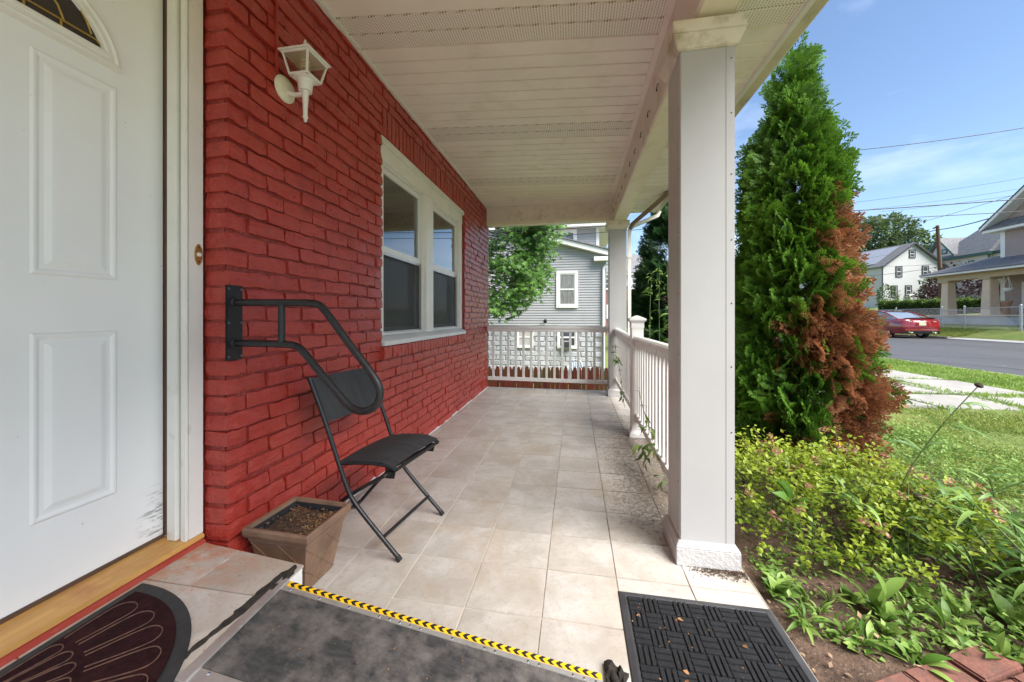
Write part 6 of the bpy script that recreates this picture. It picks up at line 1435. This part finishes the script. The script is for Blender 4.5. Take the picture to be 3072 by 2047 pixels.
m = MB(); m.hexa([car_pt(x, y, z) for x, y, z in ((-.78, .02, .43), (.78, .02, .43), (.76, -.03, .60), (-.76, -.03, .60))], [car_pt(x, y, z) for x, y, z in ((-.86, .3, .43), (.86, .3, .43), (.86, .3, .62), (-.86, .3, .62))]); m.build('bumper', 'car_paint', car, bevel=.02)
sp_ = MB(); P = [(-.68, .10, 1.035), (-.45, .03, 1.06), (0, .0, 1.07), (.45, .03, 1.06), (.68, .10, 1.035)]
for (a, b) in zip(P, P[1:]): sp_.hexa([car_pt(a[0], a[1], a[2]), car_pt(b[0], b[1], b[2]), car_pt(b[0], b[1]+.14, b[2]-.02), car_pt(a[0], a[1]+.14, a[2]-.02)], [car_pt(a[0], a[1], a[2]+.025), car_pt(b[0], b[1], b[2]+.025), car_pt(b[0], b[1]+.14, b[2]+.0), car_pt(a[0], a[1]+.14, a[2]+.0)])
sp_.build('spoiler', 'car_black', car)
MB().hexa([car_pt(x, -.018, z) for x, z in ((-.30, .66), (.30, .66), (.27, .84), (-.27, .84))], [car_pt(x, .05, z) for x, z in ((-.30, .66), (.30, .66), (.27, .84), (-.27, .84))]).build('plate_recess', 'tail_lens', car)
MB().hexa([car_pt(x, -.030, z) for x, z in ((-.155, .68), (.155, .68), (.155, .82), (-.155, .82))], [car_pt(x, -.019, z) for x, z in ((-.155, .68), (.155, .68), (.155, .82), (-.155, .82))]).build('number_plate', 'plate', car)
em = MB(); em.box(-.075, .075, -.012, .0, -.010, .016, Matrix.Translation(car_pt(0, -.005, .935))); em.box(-.028, .028, -.013, .0, -.022, .028, Matrix.Translation(car_pt(0, -.005, .935))); em.build('emblem', 'chrome', car)
# ---- chain-link fence along the far yard
cf = thing('chain_link_fence', 'galvanised chain-link fence along the yard across the road', 'fence', (20.3, 25, .5))
posts = [20.7, 23.2, 24.4, 27.4, 30.4, 33.4, 36.4]
for i, y in enumerate(posts): MB().tube([(20.3, y, .3), (20.3, y, 1.66)], .052 if i == 0 else .036, 8).build('post', 'galvanised', cf, smooth=True); MB().lathe([(.045, 1.64), (.05, 1.68), (.02, 1.72), (.001, 1.725)], 8, Matrix.Translation((20.3, y, 0))).build('post_cap', 'galvanised', cf)
for (a, b, z) in ((20.7, 23.2, 1.60), (23.2, 24.4, 1.48), (24.4, 36.4, 1.60)): MB().tube([(20.3, a, z), (20.3, (a+b)/2, z-.02), (20.3, b, z)], .018, 6).build('top_rail', 'galvanised', cf)
ml_ = MB(); y = 20.7
while y < 36.4:
    for s1 in (1, -1):
        ya, yb = (y, y+1.05) if s1 > 0 else (y+1.05, y); r_ = .0042; ml_.tube([(20.3+s1*.004, ya, .52), (20.3+s1*.004, yb, 1.57)], r_, 3, caps=False)
    y += .085
tag(ml_.build('wire_mesh', 'galvanised', cf), kind='stuff')
# ---- utility pole and wires
pb = at(1085, 950, 36); ptp = at(1040, 180, 36)
up_ = thing('utility_pole', 'brown wooden utility pole behind the tan porch', 'utility pole', (pb[0], pb[1], 1.8))
MB().tube([(pb[0]+.05, pb[1], 1.5), pb, ptp], [.18, .17, .13], 10).build('pole', 'pole_wood', up_, smooth=True)
a, b = at(975, 225, 36), at(1060, 190, 35.6); MB().tube([a, b], .07, 6).build('crossarm', 'pole_wood', up_)
a = at(1195, 815, 35.5); MB().box(-.45, .45, -.2, .2, -.12, .12, Matrix.Translation(a)).build('splice_box', 'black_metal', up_, bevel=.04)
def wire(label, P, r_, name='overhead_wire', n_=14):
    P = [Vector(p) for p in P]; m = MB()
    for a, b in zip(P, P[1:]):
        sag = (b-a).length*.012; m.tube([a*(1-t/n_)+b*(t/n_)-Vector((0, 0, sag*4*(t/n_)*(1-t/n_))) for t in range(n_+1)], r_, 5)
    return tag(m.build(name, 'wire_black'), label, 'wire', 'overhead wires')
cp_ = cam_pt
wire('thick black wire crossing the sky behind the arborvitae', [cp_(2150, 490, 13), cp_(2560, 452, 12), cp_(3200, 362, 11)], .011)
wire('thick black cable running to the top of the utility pole', [cp_(2500, 745, 52), at(1040, 245, 35.7), cp_(3040, 632, 24), cp_(3250, 580, 20)], .040)
wire('upper of the thin wires crossing the sky right of the arborvitae', [cp_(2540, 610, 40), cp_(3150, 520, 34)], .016)
wire('second thin wire below the upper one in the right sky', [cp_(2540, 636, 40), cp_(3150, 552, 34)], .014)
wire('third thin wire just above the distant tree crown', [cp_(2640, 636, 40), cp_(3150, 570, 34)], .014)
wire('wire slanting from the tree crown up to the mauve gable', [cp_(2660, 692, 46), cp_(3120, 560, 30)], .018)
wire('low wire in front of the white house ending at the pole', [cp_(2560, 830, 50), at(1060, 790, 36), cp_(2960, 815, 34)], .022)
wire('thin wire crossing the white house gable', [cp_(2640, 798, 46), at(1065, 740, 36), cp_(3010, 798, 34)], .014)
wire('upper wire crossing just under the far porch beam', [(-9, 10, 3.62), (2, 10, 3.60), (26, 10, 4.9)], .011)
wire('lower wire crossing the maple leaves below the far beam', [(-9, 10.02, 3.44), (2, 10.02, 3.44), (26, 10.02, 4.4)], .008)
# ---- hedge, purple shrubs, distant trees
def bush(name, label, cat, blobs, mat, nleaf, size, seed, trunk=None, tb=0.0):
    q = np.random.default_rng(seed); base_ = blobs[0]; root = thing(name, label, cat, (trunk[0] if trunk else base_[0], trunk[1] if trunk else base_[1], trunk[2] if trunk else base_[2]-base_[5]))
    P = []; D_ = []; T_ = []
    vol = np.array([b[3]*b[4]*b[5] for b in blobs])**.67; cnt = (nleaf*vol/vol.sum()).astype(int)
    for bl_, c in zip(blobs, cnt):
        u = unit(c); r_ = q.uniform(.62, 1.06, c)**.6; lump = 1+.16*np.sin(5*u[:, 0]*2+bl_[0])*np.sin(6*u[:, 1]+bl_[1])+.12*np.sin(11*u[:, 2]+7*u[:, 0])
        p = u*(r_*lump)[:, None]*np.array(bl_[3:6])+np.array(bl_[:3]); P.append(p); D_.append(u+q.normal(0, .7, u.shape)); T_.append(.42+.22*u[:, 2]+.25*(lump-1)*2+q.normal(0, .14, c)+tb)
    leaves('crown', mat, np.concatenate(P), np.concatenate(D_), q.uniform(*size, sum(cnt)), np.concatenate(T_), root)
    if trunk: 
        tm = MB(); tm.tube([trunk[:3], (trunk[0]+.1, trunk[1], (trunk[2]+base_[2])/2), base_[:3]], [trunk[3], trunk[3]*.7, trunk[3]*.3], 8)
        for bl_ in blobs[1:]: tm.tube([(trunk[0], trunk[1], (trunk[2]*.6+base_[2]*.4)), bl_[:3]], [trunk[3]*.4, trunk[3]*.12], 6)
        tm.build('trunk', 'bark', root, smooth=True)
    return root
def hedge(name, label, p0, p1, w, z0, z1, n, seed):
    q = np.random.default_rng(seed); t = q.random(n); face = q.random(n); d = np.array(p1)-np.array(p0); d2 = d/np.linalg.norm(d); nn = np.array([d2[1], -d2[0]])
    h = np.where(face < .35, 1, q.random(n)); off = np.where(face < .35, q.uniform(-.5, .5, n), np.where(face < .8, .5, -.5))+q.normal(0, .06, n)
    xy = np.array(p0)[None]+t[:, None]*d[None]+nn[None]*(off*w)[:, None]; z = z0+h*(z1-z0)*(1+.05*np.sin(t*60)+.03*np.sin(t*143))+q.normal(0, .05, n); P = np.concatenate([xy, z[:, None]], 1)
    root = thing(name, label, 'hedge', (*p0, z0)); leaves('foliage', 'hedge_green', P, unit(n), q.uniform(.09, .17, n), .15+.65*h**3+q.normal(0, .12, n), root)
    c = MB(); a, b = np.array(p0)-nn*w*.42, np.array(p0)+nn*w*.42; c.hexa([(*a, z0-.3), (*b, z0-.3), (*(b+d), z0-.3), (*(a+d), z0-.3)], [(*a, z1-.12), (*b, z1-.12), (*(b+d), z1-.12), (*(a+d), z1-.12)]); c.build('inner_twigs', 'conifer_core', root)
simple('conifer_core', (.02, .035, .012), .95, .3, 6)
h0, h1 = cp_(2640, 909, 34), cp_(3075, 905, 27)
hedge('clipped_hedge', 'clipped green hedge behind the tan porch columns', h0[:2], h1[:2], 1.0, .7, h0[2]+.05, 15000, 3)
a = at(1180, 1190, 40); b = at(1380, 1170, 40)
bush('purple_shrub', 'dark purple-leaved shrub beside the utility pole', 'shrub', [(b[0], b[1], b[2]-.5, 3.6, 2.5, 3.2), (b[0]+3.6, b[1]+1.4, b[2]-1.4, 3.2, 2.2, 2.4), (a[0]-1.4, a[1]-.6, a[2]-1.8, 1.9, 1.6, 2.4)], 'purple_leaf', 5200, (.22, .42), 5)
a = at(1010, 1150, 44); bush('green_bush', 'small green bush beside the white house door', 'shrub', [(a[0], a[1], a[2], 1.2, 1.2, 2.0)], 'tree_green', 900, (.2, .4), 6)
a = at(2090, 1140, 34); bush('purple_tree', 'purple-leaved tree behind the hanging basket', 'tree', [(a[0], a[1], a[2], 1.6, 1.6, 2.4)], 'purple_leaf', 1500, (.2, .36), 7)
a = at(300, 1230, 38); bush('kerbside_bush', 'small bush in front of the white house corner', 'shrub', [(a[0], a[1], a[2], .8, .8, 1.2)], 'tree_green', 800, (.13, .26), 8)
a = at(300, 330, 66); bush('distant_tree', 'large green tree rising behind the white house roof', 'tree', [(a[0], a[1], a[2], 4.2, 4, 3.4), (a[0]+4.2, a[1]+.8, a[2]-1.6, 3.2, 3, 2.4), (a[0]-4.4, a[1]-1, a[2]-.6, 4, 4, 3.4)], 'tree_green', 7000, (.35, .75), 9, (a[0], a[1], 3, .4), .12)
# trees across the street to the left of view axis, seen mirrored in the porch window
bush('low_bush', 'leafy bush at the foot of the distant brick house', 'shrub', [(4.2, 26, .9, 1.5, 1.2, 1.3)], 'weed_green', 900, (.2, .36), 11)
